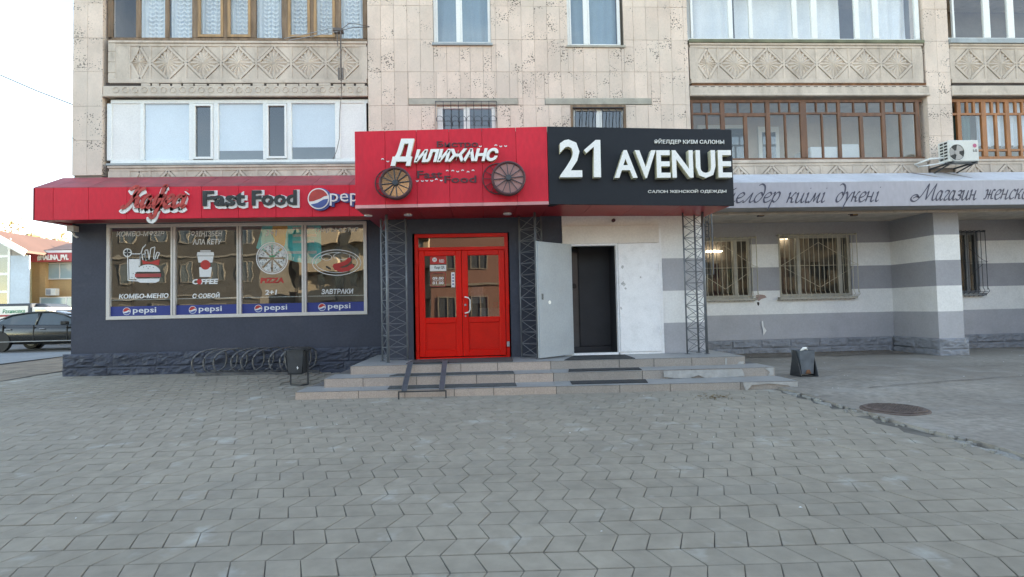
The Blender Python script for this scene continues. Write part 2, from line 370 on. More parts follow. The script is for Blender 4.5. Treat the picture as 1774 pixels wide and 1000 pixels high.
BINB = mat('blue_grey_bin_steel', (.12, .145, .17), .5, metal=.2, var=.25, scale=6, dirt=.3)
RUBB = mat('rubber_mat', (.028, .032, .035), .95, var=.2, scale=8, bump=.6, bscale=150, dirt=.3, dirtcol=(.10, .10, .10))
RUBG = mat('worn_rubber_mat', (.058, .068, .070), .85, var=.2, scale=8, bump=.5, bscale=150, dirt=.4, dirtcol=(.2, .2, .2))
TILEA = mat('beige_step_tile', (.43, .345, .295), .6, var=.06, scale=3, objvar=.07, fine=.14, bump=.15, bscale=120, dirt=.18, dirtcol=(.22, .2, .18))
TILEB = mat('grey_step_tile', (.33, .295, .265), .6, var=.06, scale=3, objvar=.07, fine=.14, bump=.15, bscale=120, dirt=.18, dirtcol=(.2, .19, .18))
STEPC = mat('step_core', (.13, .125, .12), .9, var=.2)
TREAD = mat('step_tread', (.285, .29, .285), .5, var=.1, scale=3, fine=.12, dirt=.35, dirtcol=(.32, .34, .35))
CEM = mat('cement_smear', (.40, .40, .39), .9, var=.15, scale=9, bump=.8, dirt=.3, dirtcol=(.25, .24, .2))
JOINT = mat('paving_joint_sand', (.125, .117, .10), 1, var=.3, scale=5)
PAV_KW = dict(rough=.85, var=.12, scale=.45, bump=.28, bscale=130, fine=.12, dirt=.35, dirtcol=(.225, .22, .195), patch=((.46, .47, .44), .55, 2.3))
PAVE = mat('grey_paver', (.275, .246, .198), objvar=.05, **PAV_KW)
PAVF = mat('grey_paver_field', (.275, .246, .198), island=.05, **PAV_KW)
APR = mat('worn_concrete_apron', (.245, .225, .195), .9, var=.22, scale=.7, bump=.9, bscale=35, fine=.24, tint=((.20, .18, .155), .85), dirt=.5, dirtcol=(.34, .34, .32))
KERB = mat('broken_kerb', (.27, .27, .25), .9, var=.2, scale=5, bump=.8, dirt=.5)
SOIL = mat('dry_soil', (.20, .165, .13), 1, var=.3, scale=3, bump=1, bscale=25, fine=.2)
ASPH = mat('asphalt', (.13, .13, .13), .9, var=.15, scale=.8, bump=.5, bscale=60, fine=.2)
FPAV = mat('far_pavement', (.19, .215, .235), .85, var=.12, scale=.9, fine=.15)
PVC = mat('white_pvc', (.80, .82, .80), .35, var=.03, scale=2, dirt=.06, dirtcol=(.5, .5, .45))
PVCP = mat('white_sandwich_panel', (.80, .79, .77), .5, var=.04, scale=2)
CREAM = mat('cream_window_frame', (.66, .62, .57), .45, var=.05, dirt=.1)
WOODO = mat('weathered_brown_wood', (.22, .145, .095), .8, var=.35, scale=4, stretch=(3, 3, .5), dirt=.5, dirtcol=(.36, .28, .20), bump=.5)
WOODB = mat('brown_varnished_wood', (.165, .072, .038), .5, var=.3, scale=4, stretch=(3, 3, .5), dirt=.25, dirtcol=(.25, .13, .07))
WOODR = mat('orange_varnished_wood', (.36, .135, .045), .5, var=.25, scale=4, stretch=(3, 3, .5))
BRNCL = mat('taupe_cloth', (.22, .15, .13), .9, var=.2)
DULL = mat('dull_window_frame', (.42, .39, .33), .55, var=.12, dirt=.3)
BARC = mat('cream_grille_paint', (.50, .46, .36), .6, var=.15)
BLBL = mat('blue_grey_blind', (.23, .34, .40), .8, var=.05)
LACE = mat('white_lace', (.66, .72, .76), .9, var=.10, scale=3)
CURT = mat('white_curtain', (.80, .84, .86), .9, var=.06, scale=2)
BLIND = mat('pale_roller_blind', (.56, .62, .66), .9, var=.03)
GREENC = mat('green_curtain', (.05, .10, .085), .9, var=.15)
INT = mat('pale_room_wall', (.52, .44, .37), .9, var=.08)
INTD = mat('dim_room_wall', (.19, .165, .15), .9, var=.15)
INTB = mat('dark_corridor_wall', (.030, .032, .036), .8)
SILLM = mat('galvanised_sill', (.30, .34, .35), .5, metal=.2, var=.15, dirt=.3)
AWG = mat('lilac_grey_awning_panel', (.41, .395, .43), .55, var=.05, scale=.8, dirt=.10, dirtcol=(.5, .5, .52), stretch=(1, 1, .4))
AWT = mat('weathered_white_awning_roof', (.58, .61, .66), .5, var=.14, scale=1.2, dirt=.25, dirtcol=(.36, .34, .34), stretch=(1, 1, 2))
NAVY = mat('dark_grey_script_letter', (.055, .055, .085), .5)
WHP = mat('white_film', (.72, .74, .74), .6, var=.04)
REDF = mat('red_film', (.52, .035, .03), .6)
REDF2 = mat('dark_red_film', (.40, .05, .05), .6)
DKF = mat('dark_film', (.02, .02, .02), .6)
GRNF = mat('green_film', (.04, .3, .16), .6)
BLUEB = mat('blue_banner', (.022, .045, .22), .4, var=.05)
TEAL = mat('teal_poster', (.03, .72, .76), .6)
YELL = mat('yellow_print', (.80, .42, .06), .6)
PLB = mat('sign_blue', (.05, .10, .30), .4)
GL_SHOP = glass('tinted_shop_glass', (.88, .89, .86), .23, .0018, 2.3, .0, (.90, .92, .92))
GL_DOOR = glass('door_glass', (.5, .5, .5), .26, .0007, 1.5, .0, (.72, .68, .66))
GL_SKY = glass('reflective_window_glass', (.97, .98, .98), .09, .0006, 1.5)
GL_CLR = glass('clear_window_glass', (.95, .97, .97), .03, .0006, 2)
GL_BK = glass('shaded_shop_glass', (.8, .83, .8), .03, .0006, 1.5, .0, (.5, .5, .5))
GL_DK = glass('dark_window_glass', (.25, .27, .28), .06, .001, 2)
LAMP = emis('lamp_tube', (1, .97, .9), 3)

# ------------------------------------------------------------------ ground
KX = 4.62                                                            # x of the joint between paving and apron
def sheet(name, xs, ys, off, mt, zf=G, skirt=None):
    mb = MB(); nx = len(xs)
    vs = [(x, y, zf(x, y)+off) for y in ys for x in xs]
    mb.add(vs, [(j*nx+i, j*nx+i+1, (j+1)*nx+i+1, (j+1)*nx+i) for j in range(len(ys)-1) for i in range(nx-1)])
    if skirt:                                                        # a real edge along the left side
        n0 = len(ys); s0 = [(xs[0], y, zf(xs[0], y)+off-skirt) for y in ys]
        mb.add([vs[j*nx] for j in range(n0)]+s0, [(j, j+1, n0+j+1, n0+j) for j in range(n0-1)])
    o = part(name, mb, mt); return o
def fr(a, b, n): return [a+(b-a)*i/n for i in range(n+1)]
gs = sheet('ground', [-300, -60, -30]+fr(-20, 16, 36)+[40, 300], [-200, -60, -20]+fr(-4, 14, 36)+fr(16, 45, 8)+[120, 600], -.07, ASPH); gs['kind'] = 'structure'; gs['label'] = 'dark asphalt ground reaching out to the street on the left'
pv = sheet('pavement', fr(-9.84, KX, 30), fr(-3, 16.2, 40), -.007, JOINT); pv['kind'] = 'structure'; pv['label'] = 'grey zigzag paving in front of the steps and the dark shop wall'
def apz(x, y): return G(x, y)+.012*mnoise.noise(Vector((x*.5, y*.5, 3)))
kx = [KX+.05+.1*(mnoise.noise(Vector((y*.9, 5, 0)))) for y in fr(-3, 13.9, 90)]
mb = MB(); ys = fr(-3, 13.9, 90); xs = fr(0, 1, 40)
vs = []
for j, y in enumerate(ys):
    for i, t in enumerate(xs):
        x = kx[j]+(24-kx[j])*t*t if t > 0 else kx[j]
        vs.append((x, y, apz(x, y)+.03+.012*mnoise.noise(Vector((x*4, y*4, 0)))*(1 if t < .5 else .4)))
n = len(xs); mb.add(vs, [(j*n+i, j*n+i+1, (j+1)*n+i+1, (j+1)*n+i) for j in range(len(ys)-1) for i in range(n-1)])
base = [(kx[j]-.02, y, G(kx[j], y)-.05) for j, y in enumerate(ys)]
mb.add([vs[j*n] for j in range(len(ys))]+base, [(j, j+1, len(ys)+j+1, len(ys)+j) for j in range(len(ys)-1)])
ap = part('concrete_apron', mb, APR); ap['kind'] = 'structure'; ap['label'] = 'worn concrete apron along the striped wall on the right'
# slab joints and cracks of the apron: thin grooves filled with dirt
mb = MB()
for (x0, y0, x1, y1) in ((5.6, 10.4, 13.5, 10.0), (9.5, 8.9, 11.5, 5.2), (6.8, 6.3, 8.6, 5.6), (7.6, 6.0, 7.4, 5.2), (5.9, 8.2, 9.2, 8.9), (6.1, 5.6, 7.3, 4.2), (8.8, 7.4, 10.6, 7.9), (5.1, 4.6, 6.3, 3.8)):
    N = 26; L_ = []
    for i in range(N+1):
        t = i/N; x = x0+(x1-x0)*t+.05*mnoise.noise(Vector((t*7, x0, 1))); y = y0+(y1-y0)*t+.06*mnoise.noise(Vector((t*7, 3, y0)))
        L_.append((x, y))
    for a, b in zip(L_, L_[1:]):
        wv = .006+.008*random.random(); dx, dy = b[0]-a[0], b[1]-a[1]; l = sqrt(dx*dx+dy*dy); nx_, ny_ = -dy/l*wv, dx/l*wv
        zz = max(apz(*a), apz(*b))+.042
        mb.add([(a[0]-nx_, a[1]-ny_, zz), (b[0]-nx_, b[1]-ny_, zz), (b[0]+nx_, b[1]+ny_, zz), (a[0]+nx_, a[1]+ny_, zz)], [(0, 1, 2, 3)])
part('joint_line', mb, CRACK, ap)

# pavers: parallelograms laid in rows that lean left and right in turn
PW, PD, PS = .2, .211, .082
ang = radians(-2.05); ca, sa = cos(ang), sin(ang)
OX, OY = .192, 3.021
def gw(u, v): return OX+u*ca-v*sa, OY+u*sa+v*ca
def paver_vf(lean):
    g_, ch, h = .0017, .003, .02
    a = -PS if lean else 0; b = 0 if lean else -PS              # x shift at front / at back
    def ring(ins, z):
        f, k = .0045+ins, PD-.0045-ins
        return [(a+(b-a)*f/PD+f, f, z), (a+(b-a)*f/PD+PW-f, f, z), (a+(b-a)*k/PD+PW-g_-ins, k, z), (a+(b-a)*k/PD+g_+ins, k, z)]
    vs = ring(ch, 0)+ring(0, -ch)+ring(0, -h)
    fs = [(0, 1, 2, 3)]+[(4+i, 4+(i+1) % 4, (i+1) % 4, i) for i in range(4)]+[(8+i, 8+(i+1) % 4, 4+(i+1) % 4, 4+i) for i in range(4)]
    return vs, fs
PVF = [paver_vf(0), paver_vf(1)]
PME = []
for k in (0, 1):
    me = bpy.data.meshes.new('paver'); me.from_pydata(PVF[k][0], [], PVF[k][1]); me.materials.append(PAVE); PME.append(me)
cells = []
for r in range(-16, 62):
    for c in range(-80, 44):
        u, v = c*PW, r*PD
        x, y = gw(u+PW/2-PS/2, v+PD/2)
        if y > 12.2 and x > -9: continue
        if y > 16 or y < -.8 or x > KX-.06+.03*sin(y*3) or x < -13.5: continue
        if x > 1.2 and x < KX+.3 and y > 8.75: continue
        if y > 8.95 and -2.9 < x: continue
        if x < -9.78: continue
        # how large it shows
        d = Vector((x, y, G(x, y)-EYE)); zc = d.dot(fwd); sx_ = CX+F*d.dot(R2)/max(zc, .1); sy_ = CY-F*d.dot(U2)/max(zc, .1)
        vis = zc > 1.5 and -30 < sx_ < 1804 and sy_ < 1030
        cells.append((0 if vis else 1, y, u, v, r & 1, x))
cells.sort(key=lambda t: (t[0], t[1]))
single, rest = cells[:296], cells[296:]
def pz(x, y): return G(x, y)+.0035*mnoise.noise(Vector((x*2.2, y*2.2, 0)))
for _, y, u, v, k, x in single:
    o = bpy.data.objects.new('paver', PME[k]); COL.objects.link(o); o.parent = pv
    X, Y = gw(u, v); o.location = (X, Y, pz(x, y)+random.uniform(-.0012, .0012))
    o.rotation_euler = (.0116+random.uniform(-.0025, .0025), random.uniform(-.003, .003), ang+random.uniform(-.004, .004))
mb = MB()
for _, y, u, v, k, x in rest:
    z0 = pz(x, y)+random.uniform(-.0015, .0015); vs = []
    tx, ty = random.uniform(-.004, .004), random.uniform(-.003, .003)
    for a, b, zz in PVF[k][0]:
        X, Y = gw(u+a, v+b); vs.append((X, Y, z0+zz+.0116*b+tx*a+ty*b))
    mb.add(vs, PVF[k][1])
part('paver_field', mb, PAVF, pv, kind='stuff', fix=False)

# broken kerb strip and rubble between paving and apron
for i in range(24):
    y = 8.1-i*.42
    if y < -1: break
    L_ = .30+.1*random.random(); wv = .03+.03*random.random()
    x = KX+.0+.05*random.uniform(-1, 1); z = G(x, y)
    if random.random() < .2: continue
    P_ = [(x-wv+random.uniform(-.02, .02), y-L_/2+random.uniform(-.05, .05)), (x+random.uniform(-.02, .02), y-L_/2), (x+wv+.02, y-.03), (x+wv, y+L_/2), (x-wv*.6, y+L_/2+random.uniform(-.05, .05)), (x-wv, y)]
    o = part('kerb_piece', MB().prism(P_, z-.03, z+.006+.012*random.random(), axis='z'), KERB, ap, bev=.008)
P_ = []
for i in range(40): x = 5.3+i*.13; P_.append((x, 12.75-.35*mnoise.noise(Vector((x*.9, 2, 0)))-.12*mnoise.noise(Vector((x*4, 2, 0)))))
mb = MB(); vs = []
for x, y in P_: vs += [(x, y, apz(x, y)+.034+.008), (x, (y+13.64)/2, apz(x, y)+.052+.01*mnoise.noise(Vector((x*3, 9, 0)))), (x, 13.64, apz(x, 13.64)+.05)]
mb.add(vs, [(i*3+j, i*3+3+j, i*3+4+j, i*3+1+j) for i in range(39) for j in range(2)])
o = part('swept_dirt', mb, mat('brown_dust', (.17, .145, .12), 1, var=.35, scale=5, fine=.3, bump=1, bscale=40), ap, fix=False)
# soil, far pavement, kerb on the left
def quadsheet(name, P_, off, mt, n=10):
    mb = MB(); vs = []
    for j in range(n+1):
        for i in range(n+1):
            a, b = i/n, j/n
            x = (P_[0][0]*(1-a)+P_[1][0]*a)*(1-b)+(P_[3][0]*(1-a)+P_[2][0]*a)*b
            y = (P_[0][1]*(1-a)+P_[1][1]*a)*(1-b)+(P_[3][1]*(1-a)+P_[2][1]*a)*b
            vs.append((x, y, G(x, y)+off+.01*mnoise.noise(Vector((x*2, y*2, 0)))))
    k = n+1; mb.add(vs, [(j*k+i, j*k+i+1, (j+1)*k+i+1, (j+1)*k+i) for j in range(n) for i in range(n)])
    o = part(name, mb, mt); o['kind'] = 'structure'; return o
quadsheet('soil_verge', [(-12.9, -12), (-9.84, -12), (-9.84, 20.2), (-12.9, 19.6)], .004, SOIL, 24)['label'] = 'bare brown soil strip beside the corner of the building'
quadsheet('side_pavement', [(-40, -12), (-12.9, -12), (-12.9, 19.6), (-40, 18.0)], .03, FPAV, 16)['label'] = 'grey pavement crossing behind the soil strip on the left'
quadsheet('road', [(-60, 17), (-8.9, 19.9), (-8.9, 38.5), (-60, 38.5)], -.035, ASPH)['label'] = 'asphalt street where the cars are parked on the left'

# ------------------------------------------------------------------ apartment building
YF = 12.3
def rects(x0, x1, z0, z1, holes):
    xs = sorted({x0, x1, *[h for q in holes for h in q[:2] if x0 < h < x1]}); zs = sorted({z0, z1, *[h for q in holes for h in q[2:] if z0 < h < z1]})
    out = []
    for a, b in zip(xs, xs[1:]):
        for c, d in zip(zs, zs[1:]):
            mx_, mz_ = (a+b)/2, (c+d)/2
            if not any(q[0] < mx_ < q[1] and q[2] < mz_ < q[3] for q in holes): out.append((a, b, c, d))
    return out
def wall(name, x0, x1, z0, z1, y0, y1, mt, parent, holes=(), **k):
    mb = MB()
    for a, b, c, d in rects(x0, x1, z0, z1, holes): mb.box(a, b, y0, y1, c, d)
    return part(name, mb, mt, parent, **k)

bld = thing('apartment_building', 'large apartment block clad in pinkish travertine with glazed balconies above the shops', 'building', (1.2, YF, 0))
del bld['category']; bld['category'] = 'apartment building'

COURSE = [9.97, 9.19, 8.406, 7.624, 6.873, 6.10, 5.34, 4.57, 3.80]
TILECACHE = {}
def tile_mesh(wd, ht):
    k = (round(wd, 3), round(ht, 3), random.randrange(2))
    if k not in TILECACHE:
        d = .03; g_ = .0022; c = .002
        v = [(g_+c, -d, g_+c), (wd-g_-c, -d, g_+c), (wd-g_-c, -d, ht-g_-c), (g_+c, -d, ht-g_-c), (g_, -d+c, g_), (wd-g_, -d+c, g_), (wd-g_, -d+c, ht-g_), (g_, -d+c, ht-g_), (g_, 0, g_), (wd-g_, 0, g_), (wd-g_, 0, ht-g_), (g_, 0, ht-g_)]
        f = [(0, 1, 2, 3)]+[(4+i, 4+(i+1) % 4, (i+1) % 4, i) for i in range(4)]+[(8+i, 8+(i+1) % 4, 4+(i+1) % 4, 4+i) for i in range(4)]
        me = bpy.data.meshes.new('travertine_tile'); me.from_pydata(v, [], f); me.materials.append(TRAV); TILECACHE[k] = me
    return TILECACHE[k]
def tiles(parent, x0, x1, cols, courses, holes, y=YF, rot=None):
    """clad the face at y with tiles hung on the backing wall"""
    for (zt, zb) in zip(courses, courses[1:]):
        X = x0; i = 0
        while X < x1-.02:
            wd = cols if not isinstance(cols, (list, tuple)) else cols[i % len(cols)]
            if (i % 9) == 7 and not isinstance(cols, (list, tuple)): wd *= .8
            wd = min(wd, x1-X)
            if x1-X-wd < .1: wd = x1-X
            for a, b, c, d in rects(X, X+wd, zb, zt, [h for h in holes if h[0] < X+wd-.01 and h[1] > X+.01 and h[2] < zt-.01 and h[3] > zb+.01]):
                if b-a < .012 or d-c < .012: continue
                o = bpy.data.objects.new('travertine_tile', tile_mesh(b-a, d-c)); COL.objects.link(o); o.parent = parent
                off = BASE[parent.name]
                p = Vector((a, y+.03+random.uniform(-.003, .002), c)) if rot is None else rot(a, c)
                o.location = p-off
                if rot is not None: o.rotation_euler = (0, 0, rot.ang)
            X += wd; i += 1

# openings of the central travertine wall
WIN = [(-1.02, .29, 7.53, 9.05), (2.05, 3.36, 7.49, 9.05), (-.97, .36, 4.9, 6.14), (2.09, 3.35, 4.9, 6.06)]
cw = wall('wall', -2.5, 4.87, 3.3, 15, YF+.03, YF+.4, TRAVB, bld, WIN)
tiles(cw, -2.5, 4.87, .2955, COURSE[:8], [(a, b, c-.03, d) for a, b, c, d in WIN]+[(-1.6, .88, 6.105, 6.26), (1.49, 3.97, 6.10, 6.255)])
part('upper_cladding', MB().box(-2.5, 4.87, YF, YF+.03, 9.98, 15), TRAV, bld)
for a, b in ((-1.595, .875), (1.495, 3.965)):
    part('lintel', MB().box(a, b, YF-.012, YF+.03, 6.11, 6.255), LINTEL, bld, bev=.008)
# piers
lp = part('pier', MB().box(-8.86, -8.28, YF+.03, YF+1.6, 4.2, 15), TRAVB, bld)
tiles(lp, -8.89, -8.26, [.31, .32], COURSE[:8], [], )
class RotL:                                                          # right-hand reveal of the left pier, faces +X
    ang = pi/2
    def __call__(s, a, c): return Vector((-8.26-.03, YF+.0+a, c))
tiles(lp, .005, .42, .4, COURSE[:8], [], rot=RotL())
rp = part('pier', MB().box(10.64, 11.185, YF+.03, YF+1.6, 4.2, 15), TRAVB, bld)
tiles(rp, 10.61, 11.215, [.30, .305], COURSE[:8], [])
class RotR:
    ang = -pi/2
    def __call__(s, a, c): return Vector((10.61+.03, YF+.42-a, c))
tiles(rp, .005, .42, .4, COURSE[:8], [], rot=RotR())
part('side_wall', MB().box(-8.87, -8.6, YF+1.6, 28, 0, 15), TRAV, bld)
part('rear_block', MB().box(-8.86, 62, 14.4, 28, 0, 15).box(-8.5, 62, 12.6, 14.5, 9.9, 15.01), TRAVB, bld)
part('upper_facade', MB().box(-8.85, -2.52, YF+.1, YF+.4, 9.2, 15).box(4.89, 60, YF+.1, YF+.4, 9.2, 15), TRAV, bld)

# windows ----------------------------------------------------------
def pane(parent, x0, x1, z0, z1, y, gl=GL_SKY, name='pane'):
    return part(name, MB().box(x0, x1, y, y+.006, z0, z1), gl, parent)
def cloth(name, parent, x0, x1, z0, z1, y, mt, amp=.02, wl=.09, n=None, scal=0):
    n = n or max(6, int((x1-x0)/wl*6)); mb = MB(); vs = []
    for j in range(7):
        for i in range(n+1):
            x = x0+(x1-x0)*i/n; t = j/6
            z = z0+(z1-z0)*t + (scal*abs(sin((x-x0)/wl*pi/2)) if j == 0 else 0)
            vs.append((x, y+amp*sin(2*pi*(x-x0)/wl+.8*sin(3*t+x*5))*(1.1-t*.5), z))
    k = n+1; mb.add(vs, [(j*k+i, j*k+i+1, (j+1)*k+i+1, (j+1)*k+i) for j in range(6) for i in range(n)])
    return part(name, mb, mt, parent, smooth=True, fix=False)
def casement(x0, x1, z0, z1, div, y=YF+.06, mt=PVC, back=LACE, fw=.065, gl=GL_SKY):
    mb = MB(); mb.box(x0, x1, y, y+.07, z0, z0+fw).box(x0, x1, y, y+.07, z1-fw, z1).box(x0, x0+fw, y, y+.07, z0+fw, z1-fw).box(x1-fw, x1, y, y+.07, z0+fw, z1-fw)
    mb.box(div-.05, div+.05, y-.004, y+.07, z0+fw, z1-fw)
    w_ = part('window', mb, mt, bld, bev=.006)
    pane(w_, x0+fw, div-.05, z0+fw, z1-fw, y+.03, gl); pane(w_, div+.05, x1-fw, z0+fw, z1-fw, y+.03, gl)
    part('sash', MB().box(div+.052, div+.09, y-.006, y+.05, z0+fw+.002, z1-fw-.002), mt, w_)
    part('sash', MB().box(x0+fw+.002, x0+fw+.035, y-.006, y+.05, z0+fw+.002, z1-fw-.002), mt, w_)
    if back: cloth('curtain', w_, x0+.05, x1-.05, z0, z1, y+.2, back, .015, .22)
    part('reveal', MB().box(x0-.3, x1+.3, YF+1.2, YF+1.24, z0-.4, z1+.3), INTD, w_)
    return w_
w1 = casement(-1.02, .29, 7.53, 9.05, -.45, back=BLBL); part('sill', MB().box(-1.05, .32, YF-.05, YF+.08, 7.475, 7.528), SILLM, w1)
w2 = casement(2.05, 3.30, 7.49, 9.05, 2.49, back=BLBL); part('sill', MB().box(2.02, 3.39, YF-.03, YF+.08, 7.44, 7.488), LINTEL, w2)
w3 = casement(-.97, .36, 4.9, 6.14, -.32, back=None, fw=.09); w4 = casement(2.09, 3.35, 4.9, 6.06, 2.72, mt=PVC, back=None)
part('outer_frame', MB().box(2.075, 2.13, YF-.015, YF+.05, 4.9, 6.10).box(3.30, 3.355, YF-.015, YF+.05, 4.9, 6.10).box(2.13, 3.30, YF-.015, YF+.05, 6.02, 6.10), WOODO, w4)
# ornate iron grille of the left kitchen window, straight bars on the right one
mb = MB(); x0, x1, zt = -.99, .38, 6.17
for i in range(9): mb.tube([(x0+(x1-x0)*i/8, YF-.06, 4.9), (x0+(x1-x0)*i/8, YF-.06, zt)], .007, 5)
mb.tube([(x0, YF-.06, zt), (x1, YF-.06, zt)], .009, 5); mb.tube([(x0, YF-.06, 5.72), (x1, YF-.06, 5.72)], .005, 5)
for i in range(8):
    cx = x0+(x1-x0)*(i+.5)/8; mb.tube([(cx+.075*cos(a), YF-.065, 5.76+.075*sin(a)) for a in [pi*k/8 for k in range(-1, 10)]], .006, 5)
for x in (x0, x1): mb.tube([(x, YF-.06, zt), (x, YF+.03, zt)], .008, 5)
part('window_grille', mb, METD, w3)
mb = MB()
for i in range(8):
    x = 2.16+(3.26-2.16)*i/7; mb.tube([(x, YF+.02, 6.01), (x+.01, YF-.03, 5.99), (x+.02, YF-.075, 5.93), (x, YF-.08, 5.8), (x, YF-.06, 4.9)], .011, 5)
mb.tube([(2.12, YF-.02, 6.03), (3.31, YF-.02, 6.03)], .012, 5)
part('window_grille', mb, METD, w4)

# balcony parapets with relief rosettes --------------------------------
def rosette_mesh(wd, ht):
    cx, cz = wd/2, ht/2; vs = [(cx, -.028, cz)]; fs = []; N = 32
    for k in range(N):
        a = 2*pi*k/N; ca_, sa_ = cos(a), sin(a)
        r = 1/(abs(ca_)/(cx*.93)+abs(sa_)/(cz*.95))
        up = k % 2 == 0
        vs.append((cx+ca_*r*(.97 if up else .94), -.012 if up else .022, cz+sa_*r*(.97 if up else .94)))
    for k in range(N): fs.append((0, 1+k, 1+(k+1) % N))
    n0 = len(vs)
    dia = [(cx, ht), (0, cz), (cx, 0), (wd, cz)]
    # diamond border as four raised bars
    mbx = MB(); mbx.add(vs, fs)
    for i in range(4):
        a, b = dia[i], dia[(i+1) % 4]; mbx.bar((a[0], .0, a[1]), (b[0], .0, b[1]), .05, .035, up=(0, 1, 0))
    mbx.box(0, wd, .022, .03, 0, ht)                                     # ground of the panel
    for (a, b, c) in (((0, 0), (wd*.42, 0), (0, ht*.42)), ((wd, 0), (wd, ht*.42), (wd*.58, 0)), ((0, ht), (0, ht*.58), (wd*.42, ht)), ((wd, ht), (wd*.58, ht), (wd, ht*.58))):
        mbx.prism([a, b, c], -.004, .022)
    mbx.box(0, wd, -.008, .02, cz-.008, cz+.008)
    me = mbx.mesh('rosette_panel'); me.materials.append(CONC)
    b_ = bmesh.new(); b_.from_mesh(me); bmesh.ops.recalc_face_normals(b_, faces=b_.faces[:]); b_.to_mesh(me); b_.free()
    return me
ROS = {}
def parapet(xa, xb, zt, cells_x, y=YF+.03, top=True):
    """zt: top of the rail; cells_x: cell borders"""
    mb = MB(); z_hi, z_lo = zt-.115, zt-.855
    mb.box(xa, xb, y+.03, y+.12, zt-.95, zt-.05)
    mb.box(xa, xb, y-.045, y+.12, zt-.05, zt).box(xa+.02, xb-.02, y-.02, y+.1, zt-.115, zt-.051)
    mb.box(xa+.02, xb-.02, y-.035, y+.1, zt-.95, z_lo)
    mb.box(xa, cells_x[0]-.02, y-.02, y+.05, z_lo, z_hi).box(cells_x[-1]+.02, xb, y-.02, y+.05, z_lo, z_hi)
    p = part('balcony_parapet', mb, CONC, bld, bev=.006)
    vb = MB()
    for x in cells_x: part('divider_bar', MB().box(x-.022, x+.022, y-.018, y+.028, z_lo, z_hi), CONC, p)
    
    for a, b in zip(cells_x, cells_x[1:]):
        wd = round(b-a-.044, 2); k = wd
        if k not in ROS: ROS[k] = rosette_mesh(wd, z_hi-z_lo)
        o = bpy.data.objects.new('rosette_panel', ROS[k]); COL.objects.link(o); o.parent = p
        o.location = Vector((a+.022, y, z_lo))-BASE[p.name]
    return p
cl = [-7.70, -7.26]+[-7.26+.765*i for i in range(1, 7)]
cm_ = [5.07, 5.58]+[5.58+.79*i for i in range(1, 7)]
crr = [11.33+.79*i for i in range(0, 7)]
for zt in (7.565, 4.775):
    parapet(-8.14, -2.51, zt, cl); parapet(4.90, 10.56, zt, cm_); parapet(11.23, 17, zt, crr)
def slab(xa, xb, zt, kind):
    mb = MB().box(xa, xb, YF-.02, YF+1.6, zt-.245, zt-.03).box(xa, xb, YF-.045, YF+.02, zt-.275, zt-.225)
    s_ = part('balcony_slab', mb, CONCL, bld, bev=.01)
    part('gap', MB().box(xa+.05, xb-.02, YF+.02, YF+.1, zt-.029, zt+.055), RUST if kind == 1 else CRACK, s_)
    if kind == 0:
        mb = MB(); x = xa+.28
        while x < xb-.1:
            z = zt-.125; mb.tube([(x+.062*cos(a), YF-.022, z+.062*sin(a)) for a in [2*pi*k/10 for k in range(10)]], .011, 4, closed=True); x += .203
        part('ring_ornament', mb, CONCL, s_, kind='stuff')
        x = xa+.8                                                     # crumbling bricks in the gap
        while x < xb-.15:
            wd = random.uniform(.14, .26); part('brick', MB().box(x, x+wd, YF-.01+random.uniform(0, .02), YF+.06, zt-.025, zt+.03+random.uniform(-.012, .012)), CONCL, s_, bev=.006); x += wd+random.uniform(.01, .06)
    if kind == 1:
        mb = MB(); x = xa+.1
        while x < xb-.1: mb.box(x, x+.10, YF-.026, YF-.018, zt-.062, zt-.05); x += .19
        part('slot_marks', mb, CRACK, s_, kind='stuff')
for xa, xb, k in ((-8.24, -2.51, 0), (4.88, 10.66, 1), (11.22, 17, 2)):
    slab(xa, xb, 6.575, k); slab(xa, xb, 9.365, k)
slab(-8.8, -2.51, 3.785, 2); slab(4.88, 17, 3.785, 2)
# short brick return at the left end of the upper parapet
for i in range(4):
    part('brick', MB().box(-8.145, -7.99, YF+.0, YF+.06, 6.62+i*.235, 6.62+i*.235+.222), CONCL, bld, bev=.006)

# glazed balconies --------------------------------------------------------
def glazing(xa, xb, z0, z1, posts, y, mt, gl, bars=(), fw=.06, name='balcony_glazing', panels=(), gls={}):
    """posts: (x, width) of the uprights; bars: (x0,x1,z,h) of the transoms; panes fill what is left"""
    mb = MB(); d = .06
    mb.box(xa, xb, y, y+d, z0, z0+fw).box(xa, xb, y, y+d, z1-fw, z1)
    ps = sorted(posts)
    for x, wd in ps: mb.box(x-wd/2, x+wd/2, y-.006, y+d, z0+fw, z1-fw)
    g_ = part(name, mb, mt, bld, bev=.005)
    for a, b, z, h in bars: part('transom', MB().box(a, b, y+.003, y+d-.003, z-h/2, z+h/2), mt, g_)
    for gi, ((x, wd), (x2, wd2)) in enumerate(zip(ps, ps[1:])):
        a, b = x+wd/2, x2-wd2/2; mid = (a+b)/2
        if any(p[0] < mid < p[1] for p in panels):
            part('panel', MB().box(a, b, y+.02, y+.045, z0+fw, z1-fw), PVCP, g_)
        else: pane(g_, a, b, z0+fw, z1-fw, y+.028, gls.get(gi, gl))
    return g_
YG = YF+.10
def X_(px, py=100): return at_y(px, py, YG)[0]
